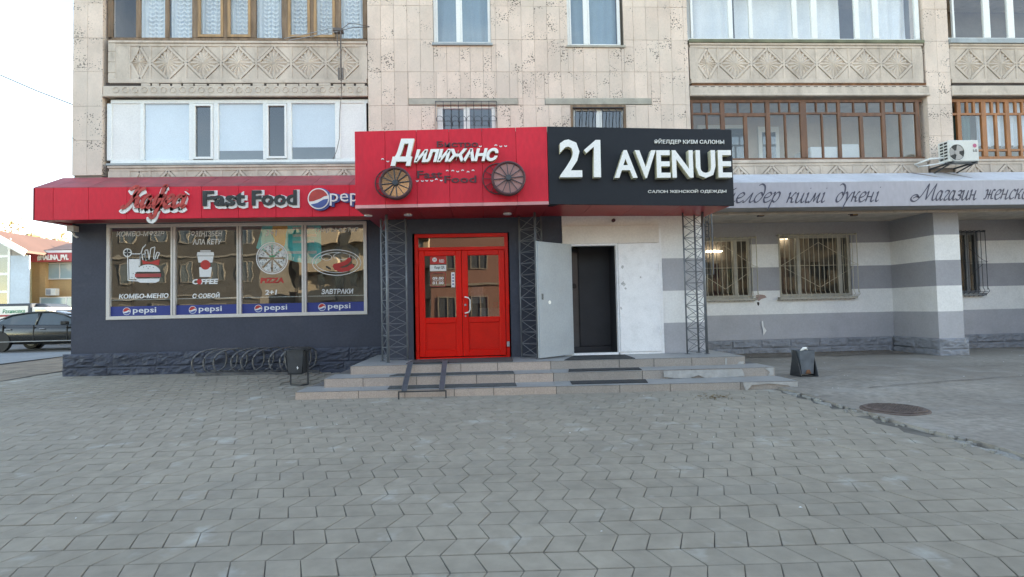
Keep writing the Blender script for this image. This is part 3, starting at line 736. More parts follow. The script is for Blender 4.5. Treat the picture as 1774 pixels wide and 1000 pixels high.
# upper left: old wooden frames with lace curtains
P_ = [(X_(px), wd) for px, wd in ((190.5, .10), (239, .09), (289, .08), (338, .13), (391, .10), (439, .11), (494, .14), (541, .09), (586, .13), (633, .10))]
gl1 = glazing(-8.14, -2.52, 7.60, 9.2, P_, YG, WOODO, GL_CLR, fw=.09)
part('window_board', MB().box(-8.16, -2.52, YG-.09, YG+.07, 7.568, 7.60), WOODO, gl1, bev=.006)
WOODL = mat('light_varnished_wood', (.40, .24, .12), .6, var=.3, scale=4, stretch=(3, 3, .5))
for i in (3, 4, 6, 7):
    a, b = P_[i][0]+P_[i][1]/2, P_[i+1][0]-P_[i+1][1]/2
    part('sash', MB().box(a, a+.055, YG-.02, YG+.02, 7.70, 9.1).box(b-.055, b, YG-.02, YG+.02, 7.70, 9.1).box(a+.055, b-.055, YG-.02, YG+.02, 7.70, 7.76), WOODL, gl1)
for i in range(1, 9):
    a, b = P_[i][0]+.05, P_[i+1][0]-.04
    cloth('curtain', gl1, a-.03, b+.03, 7.66, 9.2, YG+.16, LACE, .022, .10)
cloth('curtain', gl1, P_[0][0]+.45, P_[1][0], 7.66, 9.2, YG+.25, CURT, .02, .3)
# chevron folds of the lace
mb = MB()
for i in range(1, 9):
    a, b = P_[i][0]+.08, P_[i+1][0]-.07
    for cxx in ([(a*2+b)/3, (a+2*b)/3] if b-a > .4 else [(a+b)/2]):
        for k in range(15):
            z = 7.75+k*.095
            for s_ in (-1, 1): mb.bar((cxx+s_*.008, YG+.128, z), (cxx+s_*.075, YG+.128, z+.05), .028, .004, up=(0, 1, 0))
part('lace_pattern', mb, CURT, gl1, kind='stuff')
# lower left: white plastic glazing
P_ = [(X_(px, 230), wd) for px, wd in ((191, .10), (247.5, .075), (332.5, .09), (375, .11), (459.5, .07), (502, .10), (585.5, .11), (634, .04))]
gl2 = glazing(-8.13, -2.515, 4.83, 6.27, P_, YG-.03, PVC, GL_SKY, fw=.085, panels=((-8.1, -7.4), (-3.1, -2.5)), gls={2: GL_DK, 4: GL_DK})
part('window_board', MB().box(-8.16, -2.52, YG-.13, YG+.03, 4.778, 4.828), SILLM, gl2, bev=.004)
for (i, zb) in ((1, 4.92), (3, 5.13), (5, 5.20)):
    a, b = P_[i][0]+.04, P_[i+1][0]-.04
    part('roller_blind', MB().box(a, b, YG+.03, YG+.034, zb, 6.2), BLIND, gl2)
for i in (2, 4):
    a, b = P_[i][0]+P_[i][1]/2, P_[i+1][0]-P_[i+1][1]/2; z0, z1 = 4.93, 6.17; f = .05
    part('sash', MB().box(a+.004, a+f, YG-.055, YG+.0, z0, z1).box(b-f, b-.004, YG-.055, YG+.0, z0, z1).box(a+f, b-f, YG-.055, YG+.0, z0, z0+f).box(a+f, b-f, YG-.055, YG+.0, z1-f, z1), PVC, gl2, bev=.004)
# upper middle: white plastic glazing with curtains
P_ = [(X_(px, 40), wd) for px, wd in ((1197, .05), (1264, .10), (1299, .08), (1375, .11), (1408.5, .14), (1482, .11), (1514.5, .14), (1586, .10))]
gl3 = glazing(4.89, 10.56, 7.64, 9.2, P_, YG-.05, PVC, GL_SKY, fw=.06)
part('window_board', MB().box(4.89, 10.58, YG-.14, YG+.03, 7.568, 7.638), mat('mossy_sill', (.16, .17, .11), .8, var=.3), gl3)
cloth('curtain', gl3, 4.95, 6.1, 7.7, 9.2, YG+.3, CURT, .05, .45); cloth('curtain', gl3, 6.25, 8.9, 7.7, 9.2, YG+.42, CURT, .03, .5); cloth('curtain', gl3, 9.2, 10.5, 7.7, 9.2, YG+.3, CURT, .05, .3)
# lower middle: brown wooden frames with small upper lights
P_ = [(X_(px, 230), wd) for px, wd in ((1200, .05), (1253, .10), (1331.5, .10), (1393, .15), (1455, .07), (1532, .09), (1591, .10))]
bars = []
fine = []
for i, ((a, wa), (b, wb)) in enumerate(zip(P_, P_[1:])):
    zt_ = 5.93 if i in (0, 2, 3, 5) else 5.90
    bars.append((a+wa/2, b-wb/2, zt_, .045 if i in (0, 2, 3, 5) else .08))
    L0, L1 = a+wa/2, b-wb/2
    for k in (1, 2): x = L0+(L1-L0)*k/3; fine.append((x-.014, x+.014, YG+.0, YG+.05, zt_, 6.2))
    x = (L0+L1)/2; wv = .018 if i in (0, 2, 3, 5) else .04; fine.append((x-wv, x+wv, YG-.002, YG+.05, 4.87, zt_-.02))
gl4 = glazing(4.89, 10.56, 4.80, 6.26, P_, YG, WOODB, GL_CLR, bars, fw=.07)
for q in fine: part('glazing_bar', MB().box(*q), WOODB, gl4)
part('window_board', MB().box(4.89, 10.58, YG-.10, YG+.03, 4.778, 4.80), CONC, gl4)
part('loggia_wall', MB().box(4.88, 10.6, YF+1.45, YF+1.6, 4.6, 6.5).box(4.75, 4.88, YF+.4, YF+1.6, 4.6, 6.5).box(10.56, 10.63, YF+.4, YF+1.6, 4.6, 6.5).box(4.88, 10.6, YF+.2, YF+1.6, 4.55, 4.6), INT, gl4)
part('inner_window', MB().box(5.6, 6.9, YF+1.40, YF+1.449, 4.6, 6.1).box(7.2, 7.75, YF+1.40, YF+1.449, 4.6, 6.05), PVC, gl4)
part('inner_glass', MB().box(5.72, 6.2, YF+1.39, YF+1.399, 4.9, 6.0).box(6.3, 6.8, YF+1.39, YF+1.399, 4.9, 6.0).box(7.3, 7.65, YF+1.39, YF+1.399, 4.8, 5.9), GL_DK, gl4)
tag(part('refrigerator', MB().box(8.80, 9.28, YF+.55, YF+1.0, 4.60, 5.33), WHP, bev=.02), 'white appliance with flat top behind the brown balcony glazing, right of the low cabinet', 'appliance')
tag(part('cabinet', MB().box(7.95, 8.62, YF+.4, YF+1.1, 4.60, 5.22), WHP, bev=.02), 'low white cabinet behind the brown balcony glazing, left of the taller appliance', 'cabinet')
# right of the pier
P_ = [(X_(px, 40), wd) for px, wd in ((1649, .05), (1706.5, .16), (1748, .16), (1830, .16), (1900, .1))]
gl5 = glazing(11.22, 17, 7.68, 9.2, P_+[(17, .1)], YG-.05, PVC, GL_CLR, fw=.06)
part('window_board', MB().box(11.22, 17, YG-.15, YG+.02, 7.57, 7.678), SILLM, gl5)
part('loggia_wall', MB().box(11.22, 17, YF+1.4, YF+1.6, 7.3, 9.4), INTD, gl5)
P_ = [(X_(px, 230), wd) for px, wd in ((1663, .10), (1706, .12), (1747, .10), (1790, .10), (1835, .1), (1880, .1))]
bars = [(11.25, 17, 5.90, .05), (11.25, 17, 5.02, .05)]; fine = []
for (a, wa), (b, wb) in zip(P_, P_[1:]):
    L0, L1 = a+wa/2, b-wb/2
    for k in (1, 2): x = L0+(L1-L0)*k/3; fine.append((x-.025, x+.025, YG, YG+.05, 5.92, 6.2))
    if a > 11.5: x = (L0+L1)/2; fine.append((x-.03, x+.03, YG-.002, YG+.05, 4.85, 5.88))
gl6 = glazing(11.22, 17, 4.80, 6.26, P_+[(17, .1)], YG, WOODR, GL_CLR, bars, fw=.07)
for q in fine: part('glazing_bar', MB().box(*q), WOODR, gl6)
cloth('curtain', gl6, 11.4, 11.85, 5.03, 5.9, YG+.12, GREENC, .02, .1); cloth('curtain', gl6, 12.0, 14.2, 5.12, 6.2, YG+.14, LACE, .04, .16, scal=.06)
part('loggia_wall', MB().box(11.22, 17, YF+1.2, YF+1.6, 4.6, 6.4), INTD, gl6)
# dim rooms behind the left balconies
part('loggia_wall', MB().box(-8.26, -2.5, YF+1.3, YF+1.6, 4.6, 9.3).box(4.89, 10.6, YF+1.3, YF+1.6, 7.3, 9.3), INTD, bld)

# ------------------------------------------------------------------ ground floor: left shop
SW = (-8.165, -2.56, 1.415, 3.49)
sw = wall('shop_wall', -8.875, -1.80, -.1, 4.3, YF, YF+.22, DARK, bld, [SW])
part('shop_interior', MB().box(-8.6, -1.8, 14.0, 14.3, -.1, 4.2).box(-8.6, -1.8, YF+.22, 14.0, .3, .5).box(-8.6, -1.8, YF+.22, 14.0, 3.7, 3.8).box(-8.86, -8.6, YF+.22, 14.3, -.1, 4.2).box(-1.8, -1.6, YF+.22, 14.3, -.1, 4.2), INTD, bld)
# thin raised border of plaster around the window
fx = [at_y(px, 548, YF)[0] for px in (184, 300, 414.5, 527.5, 637)]
y = YF-.02; zb, zt = 1.415, 3.49; mb = MB()
mb.box(fx[0], fx[4], y, y+.09, zb, zb+.075).box(fx[0], fx[4], y, y+.09, zt-.075, zt)
for i, x in enumerate(fx):
    a, b = (x, x+.075) if i == 0 else (x-.075, x) if i == 4 else (x-.05, x+.05)
    mb.box(a, b, y, y+.09, zb+.075, zt-.075)
swin = part('shop_window', mb, CREAM, bld, bev=.006)
gm = MB()
for x in fx[1:4]: gm.box(x-.004, x+.004, y-.003, y, zb+.075, zt-.075)
part('frame_joint', gm, CRACK, swin)
bays = [(fx[0]+.075, fx[1]-.05), (fx[1]+.05, fx[2]-.05), (fx[2]+.05, fx[3]-.05), (fx[3]+.05, fx[4]-.075)]
for a, b in bays:
    p_ = pane(swin, a, b, zb+.075, zt-.075, y+.045, GL_SHOP)
YD = y+.044                                                           # face of the glass: films sit on it
def on_glass(px, py): return at_y(px, py, YD)
def film(name, poly, mt, k=1, parent=None):
    """poly in photo pixels, cut out of film on the outside of the pane"""
    pts = [on_glass(*p) for p in poly]
    return MB().prism(pts, YD-.0015*k-.001, YD-.0015*(k-1)-.0008)
def ell(cx, cy, rx, ry, n=28, a0=0, a1=2*pi): return [(cx+rx*cos(a0+(a1-a0)*k/n), cy+ry*sin(a0+(a1-a0)*k/n)) for k in range(n if a1-a0 > 6.2 else n+1)]
def strokes(lines, wd_px=1.2, k=1):
    mb = MB()
    for ln in lines:
        for a, b in zip(ln, ln[1:]):
            A, B = on_glass(*a), on_glass(*b); yy = YD-.0015*k
            mb.bar((A[0], yy, A[1]), (B[0], yy, B[1]), wd_px*.0128, .0012, up=(0, 1, 0))
    return mb
def merge(*ms):
    r = MB()
    for q in ms: r.add(q.v, q.f)
    return r
def gword(s, x0, x1, y0, y1, parent, mt=None, bold=.02, **kw):
    a = on_glass(x0, y1); b = on_glass(x1, y0); 
    return word('film_lettering', s, a[0], b[0], a[1], b[1], YD, .002, mt or WHP, parent, bold=bold, shear=.12, slope=0, **kw)
# blue pepsi banner along the bottom of each bay
for i, (a, b) in enumerate(bays):
    bn = part('banner', MB().box(a+.002, b-.002, YD-.002, YD-.0005, zb+.078, zb+.285), BLUEB, swin)
    cxp = (a+b)/2-.30; czp = zb+.18
    def circ(r, n=28, a0=0, a1=2*pi, cx=cxp, cz=czp): return [(cx+r*cos(a0+(a1-a0)*k/n), cz+r*sin(a0+(a1-a0)*k/n)) for k in range(n+(a1-a0 < 6.2))]
    part('logo_disc', MB().prism(circ(.082), YD-.004, YD-.002), WHP, swin)
    top = [(cxp+.072*cos(t), czp+.072*sin(t)) for t in [radians(5+k*9) for k in range(21)]]+[(cxp-.045, czp-.012), (cxp+.0, czp+.004), (cxp+.04, czp+.03)]
    part('logo_red', MB().prism(top, YD-.006, YD-.004), REDF, swin)
    bot = [(cxp+.072*cos(t), czp+.072*sin(t)) for t in [radians(200+k*8) for k in range(20)]]+[(cxp+.045, czp-.01), (cxp+.0, czp-.03), (cxp-.04, czp-.038)]
    part('logo_blue', MB().prism(bot, YD-.006, YD-.004), PLB, swin)
    word('film_lettering', 'pepsi', cxp+.13, cxp+.62, czp-.075, czp+.075, YD-.002, .003, WHP, swin, bold=.012)
    part('curtain_rail', MB().box(a, b, YD+.03, YD+.035, zb+.42, zb+.435), WHP, swin)
# bay 1
f1 = part('food_film', merge(film('', ell(221, 438, 7.6, 7.6), 0)), WHP, swin)
part('slice_hole', merge(film('', [(221+6*cos(a), 438+6*sin(a)) for a in (.1, .75, 1.4)]+[(221, 438)], 0, 2), film('', [(221, 438)]+[(221+6*cos(a), 438+6*sin(a)) for a in (3.3, 3.9, 4.5)], 0, 2), film('', [(221, 438)]+[(221+6*cos(a), 438+6*sin(a)) for a in (4.8, 5.4, 6.0)], 0, 2), film('', [(221, 438)]+[(221+6*cos(a), 438+6*sin(a)) for a in (1.7, 2.4, 3.0)], 0, 2)), DKF, swin)
part('food_film', merge(strokes([[(221, 439), (222, 486), (239, 487)], [(221, 440), (244, 440), (243, 452)], [(242, 461), (243, 445), (247, 430), (253, 424)]], 1.6),
     film('', [(223.5, 449), (242, 449), (240, 465), (235, 475), (236, 484), (224.5, 484)], 0),
     strokes([[(248, 453), (246, 441), (251, 440), (253, 452)], [(253, 451), (251, 434), (256, 433), (258, 450)], [(258.5, 450), (261.5, 430), (268.5, 428), (266, 449)], [(268, 450), (272, 437), (276.5, 438), (272, 449)]], 1.5)), WHP, swin)
part('food_film', film('', [(246, 450), (252, 453), (262, 454), (270, 451), (277, 450), (275, 460), (262, 457), (248, 458)], 0, 2), REDF, swin)
part('food_film', merge(film('', [(236, 471)]+[(257+20.5*cos(a), 471-12.5*sin(a)) for a in [pi-k*pi/14 for k in range(15)]], 0, 2), film('', [(236, 482), (277, 482), (276, 487), (270, 490), (243, 490), (237, 487)], 0, 2)), WHP, swin)
part('food_film', film('', [(234, 474.5), (279, 474), (279, 480), (234, 480.5)], 0, 3), REDF2, swin)
part('food_film', merge(film('', [(235, 472), (279, 471.5), (279, 473.5), (235, 474)], 0, 4), film('', [(238, 481.2), (276, 480.8), (276, 482.4), (238, 482.8)], 0, 4),
     *[film('', ell(x, y_, .9, .6, 6), 0, 4) for x, y_ in ((249, 463), (254, 461.5), (260, 462), (266, 463.5), (257, 465.5), (231, 474), (229, 481), (233, 482))]), DKF, swin)
gword('КОМБО-МӘЗІР', 202, 285, 400, 410, swin); gword('КОМБО-МЕНЮ', 206, 292, 508, 518, swin, bold=.03)
# bay 2
gword('ӨЗІҢІЗБЕН', 331, 385, 400, 412, swin); gword('АЛА КЕТУ', 334, 384, 414, 424, swin); gword('С СОБОЙ', 333.5, 381, 506, 517, swin, bold=.03)
part('cup_film', merge(film('', [(342, 437), (370, 437), (371, 443), (341, 443)], 0), film('', [(347, 434), (365, 434), (365, 436), (347, 436)], 0), film('', [(342, 444), (370, 444), (368, 455), (344, 455)], 0), film('', [(345, 463), (367, 463), (365, 480), (346, 480)], 0)), WHP, swin)
part('cup_film', film('', ell(356, 459, 8.6, 8.4), 0, 2), REDF, swin); part('film_lettering', film('', ell(345.5, 488, 4.3, 4.8), 0, 2), REDF, swin)
gword('C FFEE', 333, 378, 483, 493, swin, bold=.04)
# bay 3
gword('3+1', 460, 480, 398, 409, swin); gword('2+1', 459, 480, 502, 511, swin, bold=.03); gword('PIZZA', 451, 492, 481, 491, swin, mt=REDF, bold=.05)
part('pizza_film', merge(*[strokes([ell(471.5, 447.5, r, r, 40)+[(471.5+r, 447.5)]], wd) for r, wd in ((27, 1.8), (24.3, .9))]), WHP, swin)
sp = MB()
for k in range(8):
    a0 = k*pi/4+.05; pts = [(471.5+3*cos(a0+.35), 447.5+3*sin(a0+.35))]+[(471.5+23.3*cos(a0+t), 447.5+23.3*sin(a0+t)) for t in (.04, .25, .45, .65)]
    q = film('', pts, 0, 1); sp.add(q.v, q.f)
part('pizza_film', sp, mat('white_dotted_film', (.60, .63, .62), .6, var=.3, scale=16), swin)
sp = MB()
for k in range(110):
    a, r = random.random()*2*pi, 5+17*sqrt(random.random()); q = film('', ell(471.5+r*cos(a), 447.5+r*sin(a), random.uniform(.4, 1.1), random.uniform(.4, 1.1), 6), 0, 2); sp.add(q.v, q.f)
part('pizza_film', sp, DKF, swin, kind='stuff')
part('pizza_film', merge(film('', ell(469, 444.5, 3, 1.6, 10), 0, 3), film('', ell(474, 444, 3.5, 1.8, 10), 0, 3)), GRNF, swin)
# bay 4
gword('ТАҢҒЫ АСТАР', 546, 621, 394, 404, swin); gword('ЗАВТРАКИ', 557, 612, 500, 510, swin)
part('breakfast_film', merge(strokes([ell(583, 455, 42, 22, 44)+[(625, 455)]], 1.2), strokes([ell(583, 455, 36, 17.5, 44)+[(619, 455)]], .8), strokes([ell(566, 446, 9, 5, 20)+[(575, 446)]], .8), strokes([ell(592, 444, 14, 6, 20)+[(606, 444)]], .7)), WHP, swin)
def sausage(pts, r, k):
    mb = MB()
    for i in range(len(pts)-1): q = strokes([[pts[i], pts[i+1]]], r, k); mb.add(q.v, q.f)
    for p in pts: q = film('', ell(p[0], p[1], r*.5, r*.5, 12), 0, k); mb.add(q.v, q.f)
    return mb
part('breakfast_film', merge(sausage([(580, 461), (590, 459), (600, 455), (605, 450)], 7.5, 2), sausage([(582, 465), (592, 468), (603, 466), (610, 461)], 7.5, 3)), REDF, swin)
part('breakfast_film', merge(film('', ell(608.5, 446.5, 1.4, 1.4, 8), 0, 4), film('', ell(613, 458.5, 1.4, 1.4, 8), 0, 4), sausage([(566, 462), (572, 466)], 3, 2)), DKF, swin)
# teal poster hung inside behind bays 3 and 4
pa, pb = at_y(452, 470, YF+.085), at_y(556, 382, YF+.085)
ps = tag(part('poster', MB().prism([(pa[0]+.05, pb[1]-.05), (pa[0]-.1, pb[1]-.6), (pa[0]+.1, pb[1]-.68), (pa[0]+.75, pb[1]-.92), (pb[0]-.1, pb[1]-.98), (pb[0], pb[1]-.9), (pb[0], pb[1]-.05)], YF+.085, YF+.09), TEAL), 'teal advertising poster hanging behind the pizza and breakfast panes', 'poster')
part('printed_drop', MB().prism([(pa[0]+.42+.16*cos(a)*(1.1 if sin(a) > 0 else .8), pb[1]-.28+.40*sin(a)) for a in [2*pi*k/20 for k in range(20)]], YF+.082, YF+.085), YELL, ps)
part('printed_lines', MB().box(pb[0]-.62, pb[0]-.15, YF+.082, YF+.085, pb[1]-.20, pb[1]-.14).box(pb[0]-.62, pb[0]-.1, YF+.082, YF+.085, pb[1]-.36, pb[1]-.30).box(pb[0]-.62, pb[0]-.15, YF+.082, YF+.085, pb[1]-.50, pb[1]-.45).box(pb[0]-.9, pb[0]-.1, YF+.082, YF+.085, pb[1]-.74, pb[1]-.68), WHP, ps)

# plinth of rough dark stone
def rock_block(name, x0, x1, z0, z1, y, depth, mt, parent, amp=.03, seed=0, face='y', nx=None):
    nx = nx or max(6, int((x1-x0)/.032)); nz = max(3, int((z1-z0)/.032)); mb = MB(); vs = []
    for j in range(nz+1):
        for i in range(nx+1):
            u = x0+(x1-x0)*i/nx; z = z0+(z1-z0)*j/nz
            e = sstep(min(u-x0, x1-u)/.035)*sstep(min(z-z0, z1-z)/.03)
            q = Vector((u*3.1, seed*3.1, z*7)); n1 = mnoise.noise(q)+.7*mnoise.noise(q*2.3)+.5*mnoise.noise(q*5.1)
            d = (amp*.55+amp*n1)*e
            vs.append((u, y-d, z) if face == 'y' else (y-d, u, z) if face == '-x' else (y+d, u, z))
    k = nx+1; mb.add(vs, [(j*k+i, j*k+i+1, (j+1)*k+i+1, (j+1)*k+i) for j in range(nz) for i in range(nx)])
    if face == 'y': mb.box(x0+.004, x1-.004, y+.002, y+depth, z0, z1)
    elif face == '-x': mb.box(y+.002, y+depth, x0+.004, x1-.004, z0, z1)
    else: mb.box(y-depth, y-.002, x0+.004, x1-.004, z0, z1)
    return part(name, mb, mt, parent, fix=False)
pl = part('plinth', MB().box(-8.97, -1.82, YF-.07, YF, -.1, .69), DARKP, bld)
for r_, (z0, z1) in enumerate(((.10, .40), (.404, .70))):
    x = -8.99; i = 0
    while x < -1.9:
        wd = .92+.2*((i*7+r_*3) % 5)/5; x1 = min(x+wd, -1.84)
        if x1 > -2.1: x1 = -1.84
        rock_block('plinth_stone', x, x1, z0, z1, YF-.075, .06, DARKP, pl, .034, i+r_*9); x = x1; i += 1
        if x1 >= -1.84: break

# ------------------------------------------------------------------ ground floor: right striped wall, pillars
STR = [(-.1, .56), (.56, .585)]
YB = 13.7
BWIN = [(7.60, 9.53, 1.62, 3.20), (5.30, 6.88, 1.62, 3.15), (11.6, 13.0, 1.62, 3.22)]
bands = [(.52, 1.185, GREYW2), (1.185, 1.79, WHITEW), (1.79, 2.39, GREYW), (2.39, 2.99, WHITEW), (2.99, 3.75, GREYW)]
bw = part('striped_wall', MB().box(4.2, 24, YB+.02, YB+.3, -.1, .52), GREYW, bld)
for z0, z1, mt in bands:
    for ra_, rb_, rc_, rd_ in rects(4.2, 24, z0, z1, BWIN): part('painted_band', MB().box(ra_, rb_, YB, YB+.25, rc_, rd_), mt, bw)
part('plaster_ledge', MB().box(4.2, 10.52, YB-.02, YB, .55, .70), GREYW2, bw)
for r_, (z0, z1) in enumerate(((.12, .33), (.334, .545))):
    x = 4.3-.3*r_; i = 0
    while x < 24:
        x1 = x+.76
        if x < 10.5 < x1: x1 = 10.5
        if x1 < 10.7 or x > 11.2: rock_block('plinth_stone', x, x1-.004, z0, z1, YB-.05, .06, GREYP, bw, .035, i+r_*9+40, nx=24)
        x = x1; i += 1
def pillar(x0, x1, y0, y1):
    t_ = part('pillar', MB().box(x0+.01, x1-.01, y0+.01, y1, -.1, 3.6), GREYW, bld)
    for z0, z1, mt in bands:
        part('painted_band', MB().box(x0, x1, y0, y1, z0+.001, min(z1, 3.575)), mt, t_)
    for r_, (z0, z1) in enumerate(((.04, .30), (.304, .56))):
        rock_block('plinth_stone', x0-.03, x1+.06, z0, z1, y0-.04, .06, GREYP, t_, .03, r_+70)
        n = 2
        for q in range(n):
            a = y0-.04+(y1-y0+.04)*q/n; b = y0-.04+(y1-y0+.04)*(q+1)/n
            rock_block('plinth_stone', a, b, z0, z1, x0-.035, .05, GREYP, t_, .03, r_+q*2+80, face='-x')
    return t_
pillar(10.60, 11.22, YF, YB); pillar(14.3, 14.9, YF, YB)
part('soffit', MB().box(4.2, 24, YF-.6, YB+.3, 3.58, 3.66), SOFF, bld)
part('soffit_pipe', MB().tube([(5.4, 12.6, 3.56), (8.2, 12.5, 3.565), (10.5, 12.25, 3.56), (12.5, 12.2, 3.56)], .012, 6), CONCL, bld)
for i, (x0, x1, z0, z1) in enumerate(BWIN):
    y = YB+.03; mb = MB(); fw = .07
    mb.box(x0, x1, y, y+.08, z0, z0+fw).box(x0, x1, y, y+.08, z1-fw, z1).box(x0, x0+fw, y, y+.08, z0+fw, z1-fw).box(x1-fw, x1, y, y+.08, z0+fw, z1-fw)
    dv = [x0+.55, x1-.28] if i != 1 else [x1-.4]
    for d in dv: mb.box(d-.05, d+.05, y, y+.08, z0+fw, z1-fw)
    w_ = part('window', mb, DULL if i < 2 else METG, bld, bev=.005); e = [x0+fw]+[v for d in dv for v in (d-.05, d+.05)]+[x1-fw]
    for a, b in zip(e[::2], e[1::2]): pane(w_, a, b, z0+fw, z1-fw, y+.03, GL_BK)
    part('sill', MB().box(x0-.06, x1+.06, YB-.12, YB+.03, z0-.07, z0-.003), DULL if i < 2 else METG, w_, bev=.004)
    part('interior', MB().box(x0-.5, x1+.5, YB+.24+.4, YB+.24+.42, z0-.3, z1+.3), INTD, w_)
    # box grille of square bars with a diamond
    g_ = MB(); gy = YB-.13; ex0, ex1, ez0, ez1 = x0-.03, x1+.08, z0-.02, z1+.02
    nb = int((ex1-ex0)/.125)
    for k in range(nb+1):
        x = ex0+(ex1-ex0)*k/nb
        g_.tube([(x, YB, ez1-.0), (x+.01, gy+.02, ez1+.01), (x, gy, ez1-.06), (x, gy, ez0+.16), (x, gy-.05, ez0+.06), (x-.03, gy+.03, ez0-.03), (x-.05, YB-.02, ez0-.06)], .009, 4)
    for z in (ez1-.03, (ez0+ez1)/2, ez0+.05): g_.tube([(ex0, gy, z), (ex1, gy, z)], .006 if z != ez1-.03 else .012, 4)
    cxm, czm = (ex0+ex1)/2, (ez0+ez1)/2
    g_.tube([(cxm, gy-.01, ez1-.22), (ex1-.1, gy-.01, czm+.05), (ex1+.03, gy-.01, czm)], .006, 4); g_.tube([(cxm, gy-.01, ez1-.22), (ex0+.1, gy-.01, czm+.05), (ex0, gy-.01, czm)], .006, 4)
    g_.tube([(cxm, gy-.01, ez0+.25), (ex1-.1, gy-.01, czm-.05)], .006, 4); g_.tube([(cxm, gy-.01, ez0+.25), (ex0+.1, gy-.01, czm-.05)], .006, 4)
    for x in (ex0, ex1): g_.box(x-.012, x+.012, gy-.012, YB, ez1-.025, ez1).tube([(x, gy, ez0+.1), (x, gy, ez1)], .011, 4)
    part('window_grille', g_, BARC if i < 2 else METD, w_)
    # goods inside
    for k in range(5):
        cx = x0+.3+(x1-x0-.5)*k/5; cloth('garment', w_, cx, cx+.22, z0+.1, z0+random.uniform(.7, 1.1), YB+.5, random.choice([REDF2, BRN, INTD, GREENC, DKF, BRNCL]), .03, .12)
    part('shelf_edge', MB().box(x0+.7, x1-.1, YB+.48, YB+.49, (z0+z1)/2, (z0+z1)/2+.015), DKF, w_)
for px, py in ((1236, 436), (1352, 413)):
    X, Z = at_y(px, py, YB+.55); tag(part('ceiling_lamp', MB().prism([(X-.20, Z-.015), (X+.2, Z-.02), (X+.24, Z+.01), (X+.1, Z+.03), (X-.2, Z+.03)], YB+.52, YB+.58), LAMP),
        'lit white tube lamp inside the shop, seen through the %s barred window' % ('left' if px < 1300 else 'middle'), 'lamp')
# patch of peeled paint and damage beside the window
X, Z = at_y(1317, 515, YB); pts = [(X-.13+.02, Z+.05), (X-.02, Z+.07), (X+.12, Z+.05), (X+.17, Z-.01), (X+.02, Z-.05), (X-.04, Z-.10), (X-.12, Z-.04)]
part('peeled_patch', MB().prism(pts, YB-.004, YB), mat('pinkish_plaster', (.42, .30, .27), .9, var=.15), bw)
part('hole', MB().prism([(X-.09, Z-.13), (X-.04, Z-.12), (X-.03, Z-.17), (X-.05, Z-.22), (X-.08, Z-.20)], YB-.006, YB), CRACK, bw)
part('peeled_patch', MB().prism([(X+.0, Z-.62), (X+.04, Z-.60), (X+.05, Z-.75), (X+.12, Z-.86), (X+.03, Z-.98), (X+.03, Z-.85), (X-.0, Z-.72)], YB-.024, YB-.02), WHITEW, bw)
for px, py in ((1318, 373), (1480, 372)):
    X, Z = at_y(px, py, 12.5); lt = thing('floodlight', 'small brown floodlight under the grey awning, %s one' % ('left' if px < 1400 else 'right'), 'floodlight', (X, 12.5, Z))
    part('housing', MB().box(X-.07, X+.07, 12.46, 12.56, Z-.03, Z+.045), BRN, lt, bev=.008); part('glass_front', MB().box(X-.06, X+.06, 12.455, 12.462, Z-.022, Z+.035), mat('amber_lens', (.32, .2, .08), .3), lt)
    part('bracket', MB().bar((X-.02, 12.5, Z+.04), (X-.02, 12.5, 3.58), .02).bar((X-.15, 12.5, Z+.0), (X-.06, 12.5, Z+.03), .012), METD, lt)

# ------------------------------------------------------------------ entrance annex with the two doors
YA, PT = 10.7, .52
anx = thing('entrance_annex', 'projecting entrance bay, dark around the red door and white around the metal door', 'entrance', (1.3, 11.5, PT))
RD = (-1.33, .505, PT, 2.965); WD = (1.72, 2.63, PT, 2.705)
wall('dark_wall', -1.83, 1.57, PT-.1, 3.9, YA, YA+.16, DARK, anx, [(RD[0], RD[1], .3, RD[3])])
part('side_wall', MB().box(-1.83, -1.67, YA+.16, YF-.08, PT-.1, 3.9), DARK, anx)
wall('white_wall', 1.57, 4.42, 2.96, 3.9, YA+.005, YA+.16, WHITEW, anx)
part('header_panel', MB().box(1.575, 3.50, YA-.03, YA+.005, 2.715, 3.075), mat('cream_wall_paint', (.76, .72, .67), .7, var=.05, scale=1.5, dirt=.1), anx, bev=.003)
for z0, z1, mt in ((PT-.1, 1.12, GREYW2), (1.12, 1.755, WHITEW), (1.755, 2.40, GREYW2), (2.40, 2.96, WHITEW)):
    part('painted_band', MB().box(3.545, 4.42, YA+.005, YA+.16, z0, z1), mt, anx); part('painted_band', MB().box(4.27, 4.42, YA+.161, YB-.02, z0, z1), mt, anx)
part('side_wall', MB().box(4.27, 4.42, YA+.16, YB-.02, 2.96, 3.6), GREYW, anx)
part('wall_lamp', MB().disc((2.60, 3.17), .035, YA-.05, YA+.005, 14).disc((2.60, 3.17), .02, YA-.06, YA-.05, 10), BRN, anx)
